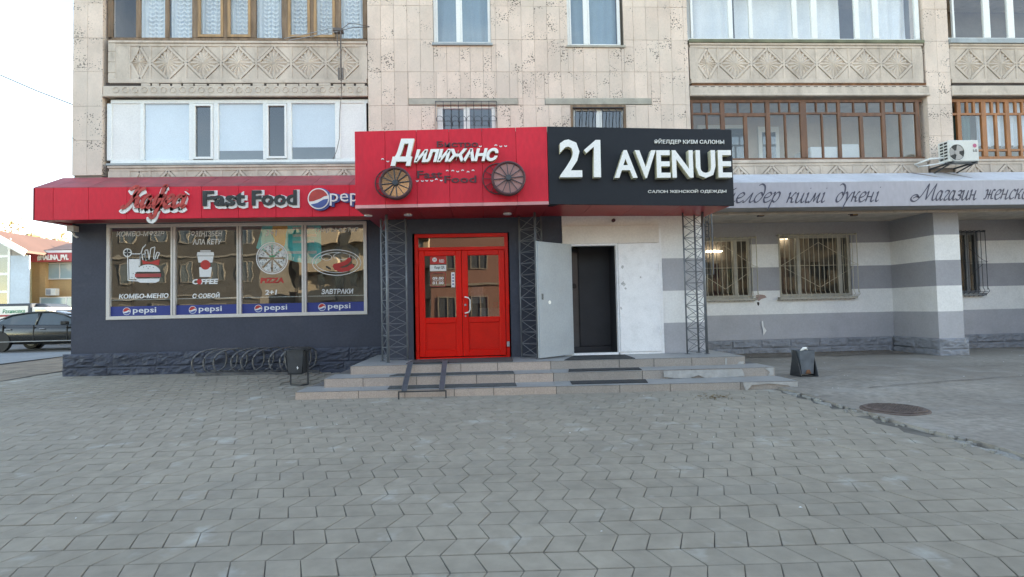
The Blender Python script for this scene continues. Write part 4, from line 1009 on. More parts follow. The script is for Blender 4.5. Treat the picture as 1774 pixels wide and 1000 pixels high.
# red double door
y = YA+.05; x0, x1, z0, z1 = RD; mb = MB()
mb.box(x0, x0+.075, y, y+.08, z0, z1).box(x1-.075, x1, y, y+.08, z0, z1).box(x0+.075, x1-.075, y, y+.08, z1-.075, z1).box(x0+.075, x1-.075, y, y+.08, 2.635, 2.70).box(x0+.075, x1-.075, y, y+.08, z0, z0+.03)
dr = part('door', mb, DOORR, anx, bev=.006, label='red glazed double door')
pane(dr, x0+.075, x1-.075, 2.70, z1-.075, y+.03, GL_DOOR)
part('door_lining', MB().box(x0-.03, x0+.0, YA+.0, YA+.16, PT, z1+.0).box(x1, x1+.02, YA+.0, YA+.16, PT, z1), METD, anx)
mid = -.415
for a, b in ((x0+.08, mid-.004), (mid+.004, x1-.08)):
    st, ya = .115, y-.015; mb = MB(); zA, zB = z0+.045, 2.63
    mb.box(a, a+st, ya, ya+.07, zA, zB).box(b-st, b, ya, ya+.07, zA, zB)
    for q0, q1 in ((zA, zA+.12), (1.215, 1.325), (2.53, zB)): mb.box(a+st, b-st, ya, ya+.07, q0, q1)
    part('door_leaf', mb, DOORR, dr, bev=.008)
    part('lower_panel', MB().box(a+st, b-st, ya+.02, ya+.05, zA+.12, 1.215).box(a+st+.025, b-st-.025, ya+.014, ya+.02, zA+.145, 1.19), DOORR2, dr, bev=.006)
    pane(dr, a+st, b-st, 1.325, 2.53, ya+.035, GL_DOOR)
part('handle', MB().tube([(mid+.05, y-.015, 1.71), (mid+.06, y-.07, 1.715), (mid+.12, y-.08, 1.70), (mid+.155, y-.08, 1.66), (mid+.155, y-.08, 1.47), (mid+.13, y-.08, 1.42), (mid+.06, y-.07, 1.40), (mid+.05, y-.015, 1.405)], .013, 8), PVC, dr, smooth=True)
part('lock', MB().disc((mid+.06, 1.56), .022, y-.03, y-.014, 12).disc((mid+.06, 1.345), .016, y-.03, y-.014, 10), METGL, dr)
for xx, zz in ((x0+.06, 2.42), (x1-.02, 2.42), (x0+.04, 1.58), (x1-.01, 1.6), (x0+.05, .75), (x1-.03, .78)):
    part('hinge', MB().box(xx-.035, xx+.02, y-.03, y-.005, zz-.05, zz+.05), DOORR if zz > 1 or xx < 0 else METGL, dr, bev=.004)
# stickers on the left leaf glass
sy = y+.02
def sq(px0, px1, py0, py1, Y=sy): a = at_y(px0, py1, Y); b = at_y(px1, py0, Y); return a[0], b[0], a[1], b[1]
a, b, c, d = sq(745, 773, 442, 458); part('sticker', MB().box(a, b, sy-.004, sy-.001, c, d), REDF, dr)
word('sticker_lettering', 'RED', a+.18, b-.04, c+.03, c+.09, sy-.004, .002, WHP, dr, bold=.02)
part('sticker_lettering', MB().disc((a+.09, (c+d)/2), .045, sy-.006, sy-.004, 16), WHP, dr); word('sticker_lettering', 'H', a+.072, a+.108, (c+d)/2-.022, (c+d)/2+.022, sy-.006, .001, REDF, dr, bold=.02)
a, b, c, d = sq(745, 773, 459, 470); part('sticker', MB().box(a, b, sy-.004, sy-.001, c, d), WHP, dr); word('sticker_lettering', 'Kaspi QR', a+.09, b-.03, c+.03, c+.10, sy-.004, .001, DKF, dr, bold=.02)
a, b, c, d = sq(746, 772, 472, 497); fr_ = MB().box(a, b, sy-.004, sy-.002, c, c+.012).box(a, b, sy-.004, sy-.002, d-.012, d).box(a, a+.012, sy-.004, sy-.002, c, d).box(b-.012, b, sy-.004, sy-.002, c, d)
part('sticker', fr_, REDF2, dr)
word('sticker_lettering', '09.00', a+.04, b-.04, c+.135, c+.19, sy-.002, .002, WHP, dr, bold=.03); word('sticker_lettering', '01.00', a+.04, b-.04, c+.045, c+.10, sy-.002, .002, WHP, dr, bold=.03)
word('sticker_lettering', 'Дилижанс', a+.05, b-.05, c+.235, c+.275, sy-.002, .002, BRN, dr, bold=.02, shear=.2); part('sticker_line', MB().box(a+.04, b-.04, sy-.004, sy-.002, c+.112, c+.118), WHP, dr)
a, b, c, d = sq(782, 788, 472, 498); part('sticker', MB().box(a, b, sy-.004, sy-.001, c, d), WHP, dr)
for k in range(4): part('sticker_lettering', MB().box(a+.02, b-.02, sy-.006, sy-.004, c+.05+k*.06, c+.075+k*.06), BLUEB, dr)
# dim hall behind the red door
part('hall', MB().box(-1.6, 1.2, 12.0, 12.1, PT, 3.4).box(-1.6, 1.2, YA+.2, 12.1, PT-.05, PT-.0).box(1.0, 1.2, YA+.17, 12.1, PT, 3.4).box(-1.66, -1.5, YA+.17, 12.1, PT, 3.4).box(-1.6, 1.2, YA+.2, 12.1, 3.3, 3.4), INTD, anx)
part('counter', MB().box(-.1, .5, 11.6, 11.9, PT, 1.5).box(-.25, .0, 11.65, 11.8, 1.6, 1.95), WHP, anx)
part('shelf_goods', MB().box(.05, .12, 11.5, 11.55, 1.5, 1.75).box(.2, .3, 11.5, 11.55, 1.5, 1.62).box(.36, .4, 11.5, 11.55, 1.5, 1.7), REDF, anx)
# white metal door: frame, closed leaf, open leaf
y = YA-.005
part('door_frame', MB().box(1.70, 1.735, y-.02, y+.1, PT, 2.712).box(2.63, 2.665, y-.02, y+.1, PT, 2.712).box(1.735, 2.63, y-.02, y+.1, 2.675, 2.712).box(3.49, 3.545, y-.02, y+.1, PT, 3.0).box(1.735, 3.49, y-.02, y+.1, PT, PT+.045).box(1.57, 1.70, YA, YA+.16, PT, 2.96), WDOOR, anx, bev=.004)
cd = part('door_leaf', MB().box(2.668, 3.488, y-.035, y+.03, PT+.05, 2.708), WDOOR, anx, bev=.006, label='closed white metal door leaf')
for zz in (.98, 2.22): part('hinge', MB().tube([(3.475, y-.05, zz-.08), (3.475, y-.05, zz+.08)], .013, 8), WDOOR, cd)
hx, hy = 1.715, YA-.03; ox, oy = .985, 10.05                         # hinge line and free edge of the open leaf
dv = Vector((ox-hx, oy-hy, 0)); n_ = Vector((-dv.y, dv.x, 0)).normalized()*.045; zb_, zt_ = PT+.03, 2.70
P_ = [(hx, hy), (ox, oy), (ox+n_.x, oy+n_.y), (hx+n_.x, hy+n_.y)]
od = part('door_leaf', MB().prism(P_, zb_, zt_, axis='z'), GDOOR, anx, bev=.006, label='open grey metal door leaf swung outwards')
def leaf(t, z, o=0): q = Vector((hx, hy, 0))+dv*t-n_.normalized()*o; return Vector((q.x, q.y, z))
def leaf_plate(t0, t1, z0, z1, o0, o1):
    vs = [leaf(t, z, o) for o in (o0, o1) for t, z in ((t0, z0), (t1, z0), (t1, z1), (t0, z1))]
    return MB().add(vs, [(0, 1, 2, 3), (7, 6, 5, 4), (0, 4, 5, 1), (1, 5, 6, 2), (2, 6, 7, 3), (3, 7, 4, 0)])
side = -1 if (leaf(.5, 1, .1)-Vector((0, 0, 1))).y > leaf(.5, 1, 0).y else 1
part('lock_plate', leaf_plate(.86, .95, 1.55, 1.83, .001*side, .012*side), METGL, od); part('lock_plate', leaf_plate(.87, .925, 1.62, 1.73, .012*side, .045*side), METD, od)
part('edge_strip', leaf_plate(.985, 1.0, zb_, zt_, .001*side, .008*side), PVC, od); part('edge_strip', leaf_plate(.90, .905, zb_, zt_, .001*side, .004*side), METGL, od)
kk = leaf(.70, 1.57, .02*side); part('knob', MB().tube([leaf(.70, 1.57, 0), leaf(.70, 1.57, .05*side)], .035, 12), PVC, od, smooth=False)
for px, py, r in ((1080, 492, .05), (1078, 462, .04), (1076, 534, .03), (1084, 500, .03), (1110, 480, .025)):
    X, Z = at_y(px, py, y-.035); P_ = [(X+r*random.uniform(.3, 1)*cos(a), Z+r*random.uniform(.4, 1.2)*sin(a)) for a in [2*pi*k/9 for k in range(9)]]
    part('scuff_mark', MB().prism(P_, y-.0365, y-.035), mat('scuffed_paint', (.52, .52, .51), .8, var=.4, scale=30), cd)
# corridor behind the open leaf
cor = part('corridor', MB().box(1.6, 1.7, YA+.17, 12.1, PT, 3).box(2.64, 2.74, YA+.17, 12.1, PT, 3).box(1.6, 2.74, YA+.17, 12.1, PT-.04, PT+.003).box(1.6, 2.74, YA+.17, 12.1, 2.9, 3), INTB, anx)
part('inner_door', MB().box(2.0, 2.64, 11.35, 11.42, PT+.14, 2.75).box(1.72, 2.64, 11.36, 11.41, 2.62, 2.68).box(1.72, 2.64, 11.35, 11.42, PT+.004, PT+.13), mat('charcoal_door', (.038, .040, .045), .6), anx, bev=.004)
ig = part('inner_glass', MB().box(1.70, 1.99, 11.38, 11.39, PT+.13, 2.62), mat('grey_glass', (.10, .11, .115), .15), anx)
part('inner_bar', MB().box(1.99, 2.0, 11.34, 11.42, PT+.13, 2.62).box(1.78, 1.9, 11.9, 12.0, PT+.1, 1.6), DKF, anx)
word('glass_lettering', 'ue', 1.74, 1.95, 1.86, 1.97, 11.378, .004, DKF, anx, bold=.04)

# ------------------------------------------------------------------ sign box over the entrance
def ztop(x): return 4.587+(x+2.172)*.0212 if x < 1.18 else 4.658-(x-1.18)*.0217
def zbot(x): return 3.243+(x+2.172)*.0095 if x < 1.18 else 3.275-(x-1.18)*.0194
YS = 9.5
rb = thing('red_sign_box', 'red fast food sign box with white lettering and two wagon wheels over the red door', 'sign', (-.5, YS, 3.25))
part('back_box', MB().box(-2.165, 1.172, YS+.03, YA+1.5, 3.29, 4.585), REDC, rb)
ex = [-2.172]+[at_y(px, 300, YS)[0] for px in (667.6, 722, 778.6, 836, 895)]+[1.178]
for a, b in zip(ex, ex[1:]):
    part('fascia_panel', MB().prism([(a+.003, zbot(a)+.06), (b-.003, zbot(b)+.06), (b-.003, ztop(b)), (a+.003, ztop(a))], YS, YS+.03), REDC, rb, bev=.003)
    part('trim_strip', MB().prism([(a+.002, zbot(a)), (b-.002, zbot(b)), (b-.002, zbot(b)+.058), (a+.002, zbot(a)+.058)], YS-.012, YS+.03), PINKT, rb, bev=.003)
for a, b in zip(ex, ex[1:]):
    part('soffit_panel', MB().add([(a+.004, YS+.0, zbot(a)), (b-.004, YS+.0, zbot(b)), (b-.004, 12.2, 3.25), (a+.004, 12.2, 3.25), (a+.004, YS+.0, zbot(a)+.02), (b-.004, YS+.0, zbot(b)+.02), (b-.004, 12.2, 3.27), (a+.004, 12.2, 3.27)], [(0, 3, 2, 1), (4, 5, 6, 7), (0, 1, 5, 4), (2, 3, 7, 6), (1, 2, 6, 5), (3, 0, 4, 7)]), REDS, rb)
for px, py in ((638, 373), (707, 372), (879, 370)):
    d_ = R2*((px-CX)/F)+U2*((CY-py)/F)+fwd; t = (3.245-EYE)/d_.z; X, Y = d_.x*t, d_.y*t
    part('downlight', MB().add(*(lambda b_: (b_.v, b_.f))(MB().prism([(X+.075*cos(2*pi*k/16), Y+.075*sin(2*pi*k/16)) for k in range(16)], 3.225, 3.25, axis='z'))), WHP, rb)
def sgn(px, py, Y=YS): return at_y(px, py, Y)
def sword(name, s, x0, x1, yt, yb, parent, mt, depth=.05, **k):
    a = sgn(x0, yb); b = sgn(x1, yt)
    return word(name, s, a[0], b[0], a[1], b[1], YS, depth, mt, parent, **k)
sword('letter', 'Бистро', 757, 828, 245, 258, rb, BRN, .018, bold=.012, sep=True)
sword('letter', 'Fast', 723, 766, 296, 309.5, rb, BRN, .018, bold=.012, sep=True)
sword('letter', 'Food', 770, 825, 304.5, 317.5, rb, BRN, .018, bold=.012, sep=True)
# the big brush-like name: white face on a cream return; initial letter larger
a = sgn(678, 289); b = sgn(717, 243)
WHF = mat('white_letter_face', (.84, .85, .82), .35, var=.02)
def two_tone(s, x0, x1, yt, yb, bold, shear, depth=.09, Yp=YS, parent=rb, slope=0, track=0):
    a = at_y(x0, yb, Yp); b = at_y(x1, yt, Yp)
    L_ = word('letter', s, a[0], b[0], a[1], b[1], Yp, depth, WHF, parent, bold=bold, shear=shear, sep=True, slope=slope, track=track)
    for o in L_:
        o.data.materials.append(WHSIDE)
        for p in o.data.polygons:
            if abs(p.normal.y) < .5: p.material_index = 1
two_tone('Д', 678, 719, 243, 290, .05, .28); two_tone('ИЛИЖАНС', 718, 863, 260.5, 284, .05, .26, slope=.012, track=-.03)
st = MB()
for px, py in ((663, 277), (672, 279), (832, 253), (859, 253), (867.5, 253), (876, 252.5), (775, 297), (784.5, 297), (793, 296.5), (801.5, 296.5), (811, 299), (819.5, 296.5), (723, 313), (732, 313), (739.5, 312.5), (748, 312.5), (756, 312), (764.5, 312)):
    X, Z = sgn(px, py); up_ = random.choice([0, pi]); st.prism([(X+.026*cos(up_+pi*k/8), Z+.024*sin(up_+pi*k/8)) for k in range(9)]+[(X+.010*cos(up_+pi*k/8), Z+.008*sin(up_+pi*k/8)) for k in range(8, -1, -1)], YS-.012, YS)
part('letter_fixings', st, WHP, rb, kind='stuff')
def wheel(cx, cz, r, face, dx, front=.20):
    yf = YS-front; pts = [(cx+r*cos(2*pi*k/36), yf, cz+r*sin(2*pi*k/36)) for k in range(36)]
    w_ = part('wagon_wheel', MB().tube(pts, .022, 8, closed=True).tube([(p[0], YS-.10, p[2]) for p in pts], .020, 6, closed=True), BRN, rb, smooth=True)
    part('disc', MB().disc((cx, cz), r*.97, yf+.015, yf+.03, 36), face, w_)
    part('drum', MB().disc((cx, cz), r*.93, yf+.031, YS-.02, 36), BRN, w_)
    part('hub', MB().disc((cx, cz), .045, yf-.05, yf+.012, 16), METD, w_)
    for k in range(12):
        a = 2*pi*k/12+.1; part('spoke', MB().bar((cx+.04*cos(a), yf-.005, cz+.04*sin(a)), (cx+(r-.01)*cos(a), yf-.005, cz+(r-.01)*sin(a)), .014, .012), METD, w_)
    # thinner second wheel behind, sticking out to the side
    pts = [(cx+dx+r*.98*cos(2*pi*k/36), YS-.03, cz+.03+r*.98*sin(2*pi*k/36)) for k in range(36)]
    mb = MB().tube(pts, .011, 5, closed=True)
    for k in range(12): a = 2*pi*k/12; mb.bar((cx+dx, YS-.03, cz+.03), (cx+dx+r*.97*cos(a), YS-.03, cz+.03+r*.97*sin(a)), .009, .009)
    part('rear_rim', mb, BRN, w_)
wheel(*sgn(685, 317, YS-.2), .255, mat('copper_mirror', (.52, .40, .34), .09, metal=1, var=.1), -.12)
wheel(*sgn(881, 308.5, YS-.2), .275, mat('dull_pink_disc', (.42, .20, .18), .4, var=.06), -.17)

kb = thing('black_sign_box', 'black boutique sign box with large raised white letters over the white metal door', 'sign', (2.8, YS, 3.25))
part('fascia_panel', MB().prism([(1.182, zbot(1.18)+.005), (4.495, 3.211), (4.495, 4.586), (1.182, 4.658)], YS-.012, YS+.03), BLKC, kb, bev=.004)
part('back_box', MB().box(1.185, 4.49, YS+.031, 12.2, 3.29, 4.585), BLKC, kb)
ex = [1.182, 1.95, 2.75, 3.6, 4.49]
for a, b in zip(ex, ex[1:]):
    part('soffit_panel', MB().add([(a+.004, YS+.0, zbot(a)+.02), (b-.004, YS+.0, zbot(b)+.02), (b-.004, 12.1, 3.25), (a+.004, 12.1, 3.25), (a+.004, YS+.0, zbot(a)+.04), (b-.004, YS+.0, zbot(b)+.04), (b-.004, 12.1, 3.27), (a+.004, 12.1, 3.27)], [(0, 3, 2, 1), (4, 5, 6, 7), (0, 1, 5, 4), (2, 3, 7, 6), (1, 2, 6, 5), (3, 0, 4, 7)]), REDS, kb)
def kword(s, x0, x1, yt, yb, bold, **k): two_tone(s, x0, x1, yt, yb, bold, 0, .13, YS-.014, kb, **k)
kword('2', 968.6, 1005, 245.5, 310.5, .02)
o1 = part('letter', MB().prism([at_y(940+px*.1973, 210+py*.1973, YS-.014) for px, py in ((352, 272), (372, 300), (437, 243), (437, 508), (500, 508), (493, 185), (452, 185))], YS-.144, YS-.014), WHF, kb)
o1.data.materials.append(WHSIDE)
for p in o1.data.polygons:
    if abs(p.normal.y) < .5: p.material_index = 1
kword('AVENUE', 1062, 1261, 262.5, 312, .022, slope=-.006)
a = sgn(1133, 251); b = sgn(1253, 240.5); word('small_lettering', 'ӘЙЕЛДЕР КИІМ САЛОНЫ', a[0], b[0], a[1], b[1], YS-.012, .02, WHL, kb, bold=.004, slope=-.01)
a = sgn(1122, 336); b = sgn(1257, 327.5); word('small_lettering', 'САЛОН ЖЕНСКОЙ ОДЕЖДЫ', a[0], b[0], a[1], b[1], YS-.012, .02, WHL, kb, bold=.004, slope=-.006)

# ------------------------------------------------------------------ left red awning
la = thing('red_awning', 'long red awning with fast food lettering above the shop window', 'awning', (-5.8, 11.5, 3.46))
YL = 11.5; zl0, zl1 = 3.463, 4.118
ex = [-9.06]+[at_y(px, 350, YL)[0] for px in (92, 153, 219.6, 285.6, 349, 413, 478, 541, 605)]+[-1.9]
for a, b in zip(ex, ex[1:]):
    part('fascia_panel', MB().box(a+.003, b-.003, YL, YL+.03, zl0, zl1), REDC, la, bev=.003)
    # roof panels; the joints run slightly slanted
    part('roof_panel', MB().add([(a+.004, YL+.002, zl1), (b-.004, YL+.002, zl1), (b+.0, YF-.03, 4.50), (a+.01, YF-.03, 4.50), (a+.004, YL+.002, zl1+.012), (b-.004, YL+.002, zl1+.012), (b+.0, YF-.03, 4.515), (a+.01, YF-.03, 4.515)], [(0, 3, 2, 1), (4, 5, 6, 7), (0, 1, 5, 4), (2, 3, 7, 6), (1, 2, 6, 5), (3, 0, 4, 7)]), REDD, la)
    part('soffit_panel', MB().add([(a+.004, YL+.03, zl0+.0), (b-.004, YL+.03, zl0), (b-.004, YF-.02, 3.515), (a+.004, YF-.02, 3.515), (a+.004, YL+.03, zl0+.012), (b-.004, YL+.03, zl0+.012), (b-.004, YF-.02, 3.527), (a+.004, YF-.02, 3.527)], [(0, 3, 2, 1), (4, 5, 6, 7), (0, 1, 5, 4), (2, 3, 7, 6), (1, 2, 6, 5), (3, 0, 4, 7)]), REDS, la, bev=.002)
part('end_panel', MB().prism([(YL, zl0), (YF+.5, zl0+.03), (YF+.5, 4.40), (YF, 4.50), (YL, zl1)], -9.06, -9.03, axis='x'), REDC, la)
part('end_soffit', MB().box(-9.03, -8.86, YL+.03, YF+.5, zl0+.01, zl0+.03), REDS, la)
a = at_y(203, 362, YL)
script_word('letter_backing', 'Кафесі', a[0]+.12, .235, a[1]-.04, YL, .03, WHL, la, nib=.36, thin=.24, shear=.25, sxs=1.36, grow=.12, sep=False)
script_word('letter', 'Кафесі', a[0]+.14, .235, a[1]+.02, YL-.03, .025, REDL, la, nib=.42, thin=.22, shear=.25, sxs=1.36)
def lword(s, x0, x1, yt, yb, **k):
    a = at_y(x0, yb, YL); b = at_y(x1, yt, YL)
    word('letter_backing', s, a[0]+.01, b[0]+.03, a[1]-.035, b[1]+.02, YL, .03, WHL, la, bold=.075)
    word('letter', s, a[0], b[0]-.02, a[1]+.02, b[1]+.01, YL-.03, .03, BLKL, la, bold=.03, sep=True)
lword('Fast', 353, 428, 332, 360); lword('Food', 438, 517, 331, 359)
cx, cz = at_y(553.5, 345.5, YL)
part('logo_rim', MB().disc((cx+.03, cz-.01), .235, YL-.06, YL, 32), PLB, la)
part('logo_disc', MB().disc((cx, cz), .218, YL-.075, YL-.061, 32), WHL, la)
part('logo_red', MB().prism([(cx+.195*cos(radians(t)), cz+.195*sin(radians(t))) for t in range(18, 208, 10)]+[(cx-.10, cz-.05), (cx+.04, cz-.0), (cx+.12, cz+.05)], YL-.08, YL-.075), REDL, la)
part('logo_blue', MB().prism([(cx+.195*cos(radians(t)), cz+.195*sin(radians(t))) for t in range(218, 365, 10)]+[(cx+.10, cz-.02), (cx-.02, cz-.09)], YL-.08, YL-.075), PLB, la)
a = at_y(573, 357.5, YL); b = at_y(613, 336, YL)
word('letter_backing', 'peps', a[0]+.02, b[0]+.30, a[1]-.02, b[1]+.01, YL, .05, PLB, la, bold=.04); word('letter', 'peps', a[0], b[0]+.27, a[1], b[1], YL-.05, .02, WHL, la, bold=.0, sep=True)
part('bracket', MB().box(-8.87, -8.72, 12.13, 12.29, 3.33, 3.45).tube([(-8.8, 12.2, 3.33), (-8.75, 12.2, 3.24), (-8.68, 12.2, 3.2)], .02), CREAM, la)

# ------------------------------------------------------------------ right grey awning
ra = thing('grey_awning', 'long lilac grey awning with cursive lettering over the striped wall', 'awning', (10, 11.6, 3.55))
YR = 11.6; ex = [3.9]+[5.4+2.9*i for i in range(5)]+[20]
for a, b in zip(ex, ex[1:]):
    part('fascia_panel', MB().box(a, b, YR, YR+.03, 3.555, 4.105), AWG, ra, bev=.003)
    part('roof_panel', MB().add([(a, YR, 4.105), (b, YR, 4.105), (b, YF-.02, 4.44), (a, YF-.02, 4.44), (a, YR, 4.12), (b, YR, 4.12), (b, YF-.02, 4.455), (a, YF-.02, 4.455)], [(0, 3, 2, 1), (4, 5, 6, 7), (0, 1, 5, 4), (2, 3, 7, 6), (1, 2, 6, 5), (3, 0, 4, 7)]), AWT, ra)
    part('soffit_lip', MB().box(a, b, YR+.03, YR+.35, 3.555, 3.567), SOFF, ra)
part('rust_stain', MB().add([(10.62, YR-.001, 4.11), (10.68, YR-.001, 4.115), (10.15, YF-.03, 4.462), (10.05, YF-.03, 4.460)], [(0, 1, 2, 3)]).add([(11.2, YR-.001, 4.115), (11.26, YR-.001, 4.115), (10.9, YF-.03, 4.462), (10.82, YF-.03, 4.462)], [(0, 1, 2, 3)]), mat('brown_stain', (.30, .25, .23), .8), ra)
a = at_y(1277, 351, YR); 
script_word('letter', 'әйелдер', a[0]-.55, .215, a[1], YR, .006, NAVY, ra, nib=.2, thin=.06, x1=at_y(1352, 351, YR)[0])
a = at_y(1361, 351.5, YR); script_word('letter', 'киімі', a[0], .215, a[1], YR, .006, NAVY, ra, nib=.2, thin=.06, x1=at_y(1434, 351, YR)[0])
a = at_y(1446, 350, YR); script_word('letter', 'дүкені', a[0], .215, a[1], YR, .006, NAVY, ra, nib=.2, thin=.06, x1=at_y(1527, 351, YR)[0])
a = at_y(1588, 347.5, YR); script_word('letter', 'Магазин', a[0]-.08, .215, a[1], YR, .006, NAVY, ra, nib=.2, thin=.06, x1=at_y(1692, 351, YR)[0])
a = at_y(1703, 345.5, YR); script_word('letter', 'женской', a[0], .215, a[1], YR, .006, NAVY, ra, nib=.2, thin=.06, sxs=1.25)

# ------------------------------------------------------------------ steps
stp = thing('entrance_steps', 'three tiled entrance steps and landing in front of the two doors', 'steps', (1, 9.5, .1))
def step(pts, z0, z1, joints, k):
    """pts: front-left, front-right, back-right, back-left in plan"""
    s_ = part('step', MB().prism(pts, z0-.12, z1, axis='z'), STEPC, stp)
    (xa, ya), (xb, yb) = pts[0], pts[1]
    xs = [xa]+[x for x in joints if xa < x < xb]+[xb]
    for a, b in zip(xs, xs[1:]):
        y0 = ya+(yb-ya)*(a-xa)/(xb-xa); y1 = ya+(yb-ya)*(b-xa)/(xb-xa); g = .005
        mb = MB().add([(a+g, y0-.014, z0-.01), (b-g, y1-.014, z0-.01), (b-g, y1-.002, z0-.01), (a+g, y0-.002, z0-.01), (a+g, y0-.014, z1-.004), (b-g, y1-.014, z1-.004), (b-g, y1-.002, z1-.004), (a+g, y0-.002, z1-.004)],
             [(0, 3, 2, 1), (4, 5, 6, 7), (0, 1, 5, 4), (1, 2, 6, 5), (2, 3, 7, 6), (3, 0, 4, 7)])
        part('riser_tile', mb, TILEA if (a+b)/2 < 1.25 else TILEB, s_, bev=.002)
    # left return
    (xc, yc) = pts[3]; n = max(1, int((yc-ya)/.6))
    for i in range(n):
        q0, q1 = ya+(yc-ya)*i/n, ya+(yc-ya)*(i+1)/n
        part('riser_tile', MB().add([(xa+(xc-xa)*i/n-.014, q0+.003, z0-.01), (xa+(xc-xa)*i/n, q0+.003, z0-.01), (xa+(xc-xa)*(i+1)/n, q1-.003, z0-.01), (xa+(xc-xa)*(i+1)/n-.014, q1-.003, z0-.01),
            (xa+(xc-xa)*i/n-.014, q0+.003, z1-.004), (xa+(xc-xa)*i/n, q0+.003, z1-.004), (xa+(xc-xa)*(i+1)/n, q1-.003, z1-.004), (xa+(xc-xa)*(i+1)/n-.014, q1-.003, z1-.004)],
            [(0, 3, 2, 1), (4, 5, 6, 7), (0, 1, 5, 4), (1, 2, 6, 5), (2, 3, 7, 6), (3, 0, 4, 7)]), TILEA, s_)
    # tread tiles: narrow raised slabs with open joints
    for a, b in zip(xs, xs[1:]):
        y0 = ya+(yb-ya)*(a-xa)/(xb-xa); y1 = ya+(yb-ya)*(b-xa)/(xb-xa); yb2 = pts[2][1]-.02 if k == 2 else y0+.60
        part('tread_tile', MB().add([(a+.003, y0-.016, z1+.0005), (b-.003, y1-.016, z1+.0005), (b-.003, yb2, z1+.0005), (a+.003, yb2, z1+.0005), (a+.003, y0-.016, z1+.006), (b-.003, y1-.016, z1+.006), (b-.003, yb2, z1+.006), (a+.003, yb2, z1+.006)],
             [(0, 3, 2, 1), (4, 5, 6, 7), (0, 1, 5, 4), (1, 2, 6, 5), (2, 3, 7, 6), (3, 0, 4, 7)]), TREAD, s_)
    return s_
def jx(z, *px): 
    out = []
    for p, q in px:
        d_ = R2*((p-CX)/F)+U2*((CY-q)/F)+fwd; t = (z-EYE)/d_.z; out.append(d_.x*t)
    return out
s1 = step([(-2.985, 8.88), (4.95, 8.515), (5.2, 12.2), (-2.85, 12.15)], .10, .22, jx(.22, (620, 678), (700, 677), (786.5, 675), (855.3, 673), (965, 671), (1075, 668), (1163, 666), (1285, 663)), 0)
s2 = step([(-2.65, 9.29), (4.944, 9.17), (4.96, 12.2), (-2.55, 12.15)], .22, .37, jx(.37, (627, 656), (720, 654), (825, 651.5), (892, 650), (960.5, 648), (1117, 644), (1205, 642), (1290, 640)), 1)
s3 = step([(-2.33, 9.76), (4.675, 9.68), (4.72, 12.2), (-2.3, 12.15)], .37, .52, jx(.52, (710, 633), (797.5, 632), (862.5, 631), (957, 628.5), (1078, 625), (1138, 623), (1199, 620)), 2)
def rng(z, px, py): d_ = R2*((px-CX)/F)+U2*((CY-py)/F)+fwd; t = (z-EYE)/d_.z; return d_.x*t
def smear(P_, yf):
    return MB().prism([(rng(.3, px, py), at_y(px, py, yf)[1]) for px, py in P_], yf-.004, yf)
part('cement_patch', MB().prism([at_y(px, py, 9.15) for px, py in ((1150, 642.5), (1150, 653), (1170, 655.5), (1195, 655), (1210, 650), (1222, 655), (1290, 652), (1288, 645), (1285, 639.5), (1240, 640.5), (1180, 642))], 9.146, 9.152), CEM, s2)
part('cement_patch', MB().prism([at_y(px, py, 9.15) for px, py in ((1325, 638), (1333, 637), (1340, 637), (1340, 650), (1330, 651.5), (1334, 645))], 9.146, 9.152), CEM, s2)
part('cement_patch', MB().prism([at_y(px, py, 8.54) for px, py in ((1285, 662), (1380, 660.5), (1379, 673), (1371, 672), (1363, 667), (1330, 664), (1300, 667), (1291, 677), (1287, 670))], 8.495, 8.502), CEM, s1)
part('cement_patch', MB().prism([at_y(px, py, 9.67) for px, py in ((1256, 621), (1259, 620.5), (1259.5, 631), (1256, 632))], 9.66, 9.667).prism([at_y(px, py, 9.67) for px, py in ((1280, 627), (1288, 626), (1288, 631), (1277, 631.5))], 9.66, 9.667), CEM, s3)

def mat_thing(pts, z, label, mt):
    vs = []
    N = 14; h = .012
    (x0, y0), (x1, y1), (x2, y2), (x3, y3) = pts
    P_ = [(x0+(x1-x0)*i/N+.0, y0+(y1-y0)*i/N+.006*sin(i*1.7)) for i in range(N+1)]+[(x2+(x3-x2)*i/N, y2+(y3-y2)*i/N+.006*sin(i*2.3)) for i in range(N+1)]
    return tag(part('rubber_mat', MB().prism(P_, z+.007, z+.007+h, axis='z'), mt), label, 'mat', 'rubber mats on the entrance steps')
mat_thing([(-1.39, 9.83), (.50, 9.74), (.53, 10.6), (-1.36, 10.55)], .52, 'dark rubber mat on the landing in front of the red door', mat('door_mat', (.075, .07, .068), .9, var=.2, scale=8, bump=.5, bscale=150))
mat_thing([(-1.6, 9.32), (.49, 9.24), (.49, 9.55), (-1.5, 9.60)], .37, 'long grey mat on the middle step below the red door', RUBG)
mat_thing([(-1.55, 8.86), (.50, 8.78), (.5, 9.14), (-1.57, 9.2)], .22, 'long grey mat on the lowest step below the red door', RUBG)
mat_thing([(1.41, 9.72), (2.68, 9.70), (2.70, 10.5), (1.72, 10.55)], .52, 'black rubber mat on the landing in front of the open grey door', RUBB)
mat_thing([(1.41, 9.26), (2.66, 9.24), (2.70, 9.56), (1.47, 9.60)], .37, 'black rubber mat on the middle step below the white door', RUBB)
mat_thing([(1.39, 8.80), (2.61, 8.74), (2.68, 9.1), (1.42, 9.16)], .22, 'black rubber mat on the lowest step below the white door', RUBB)

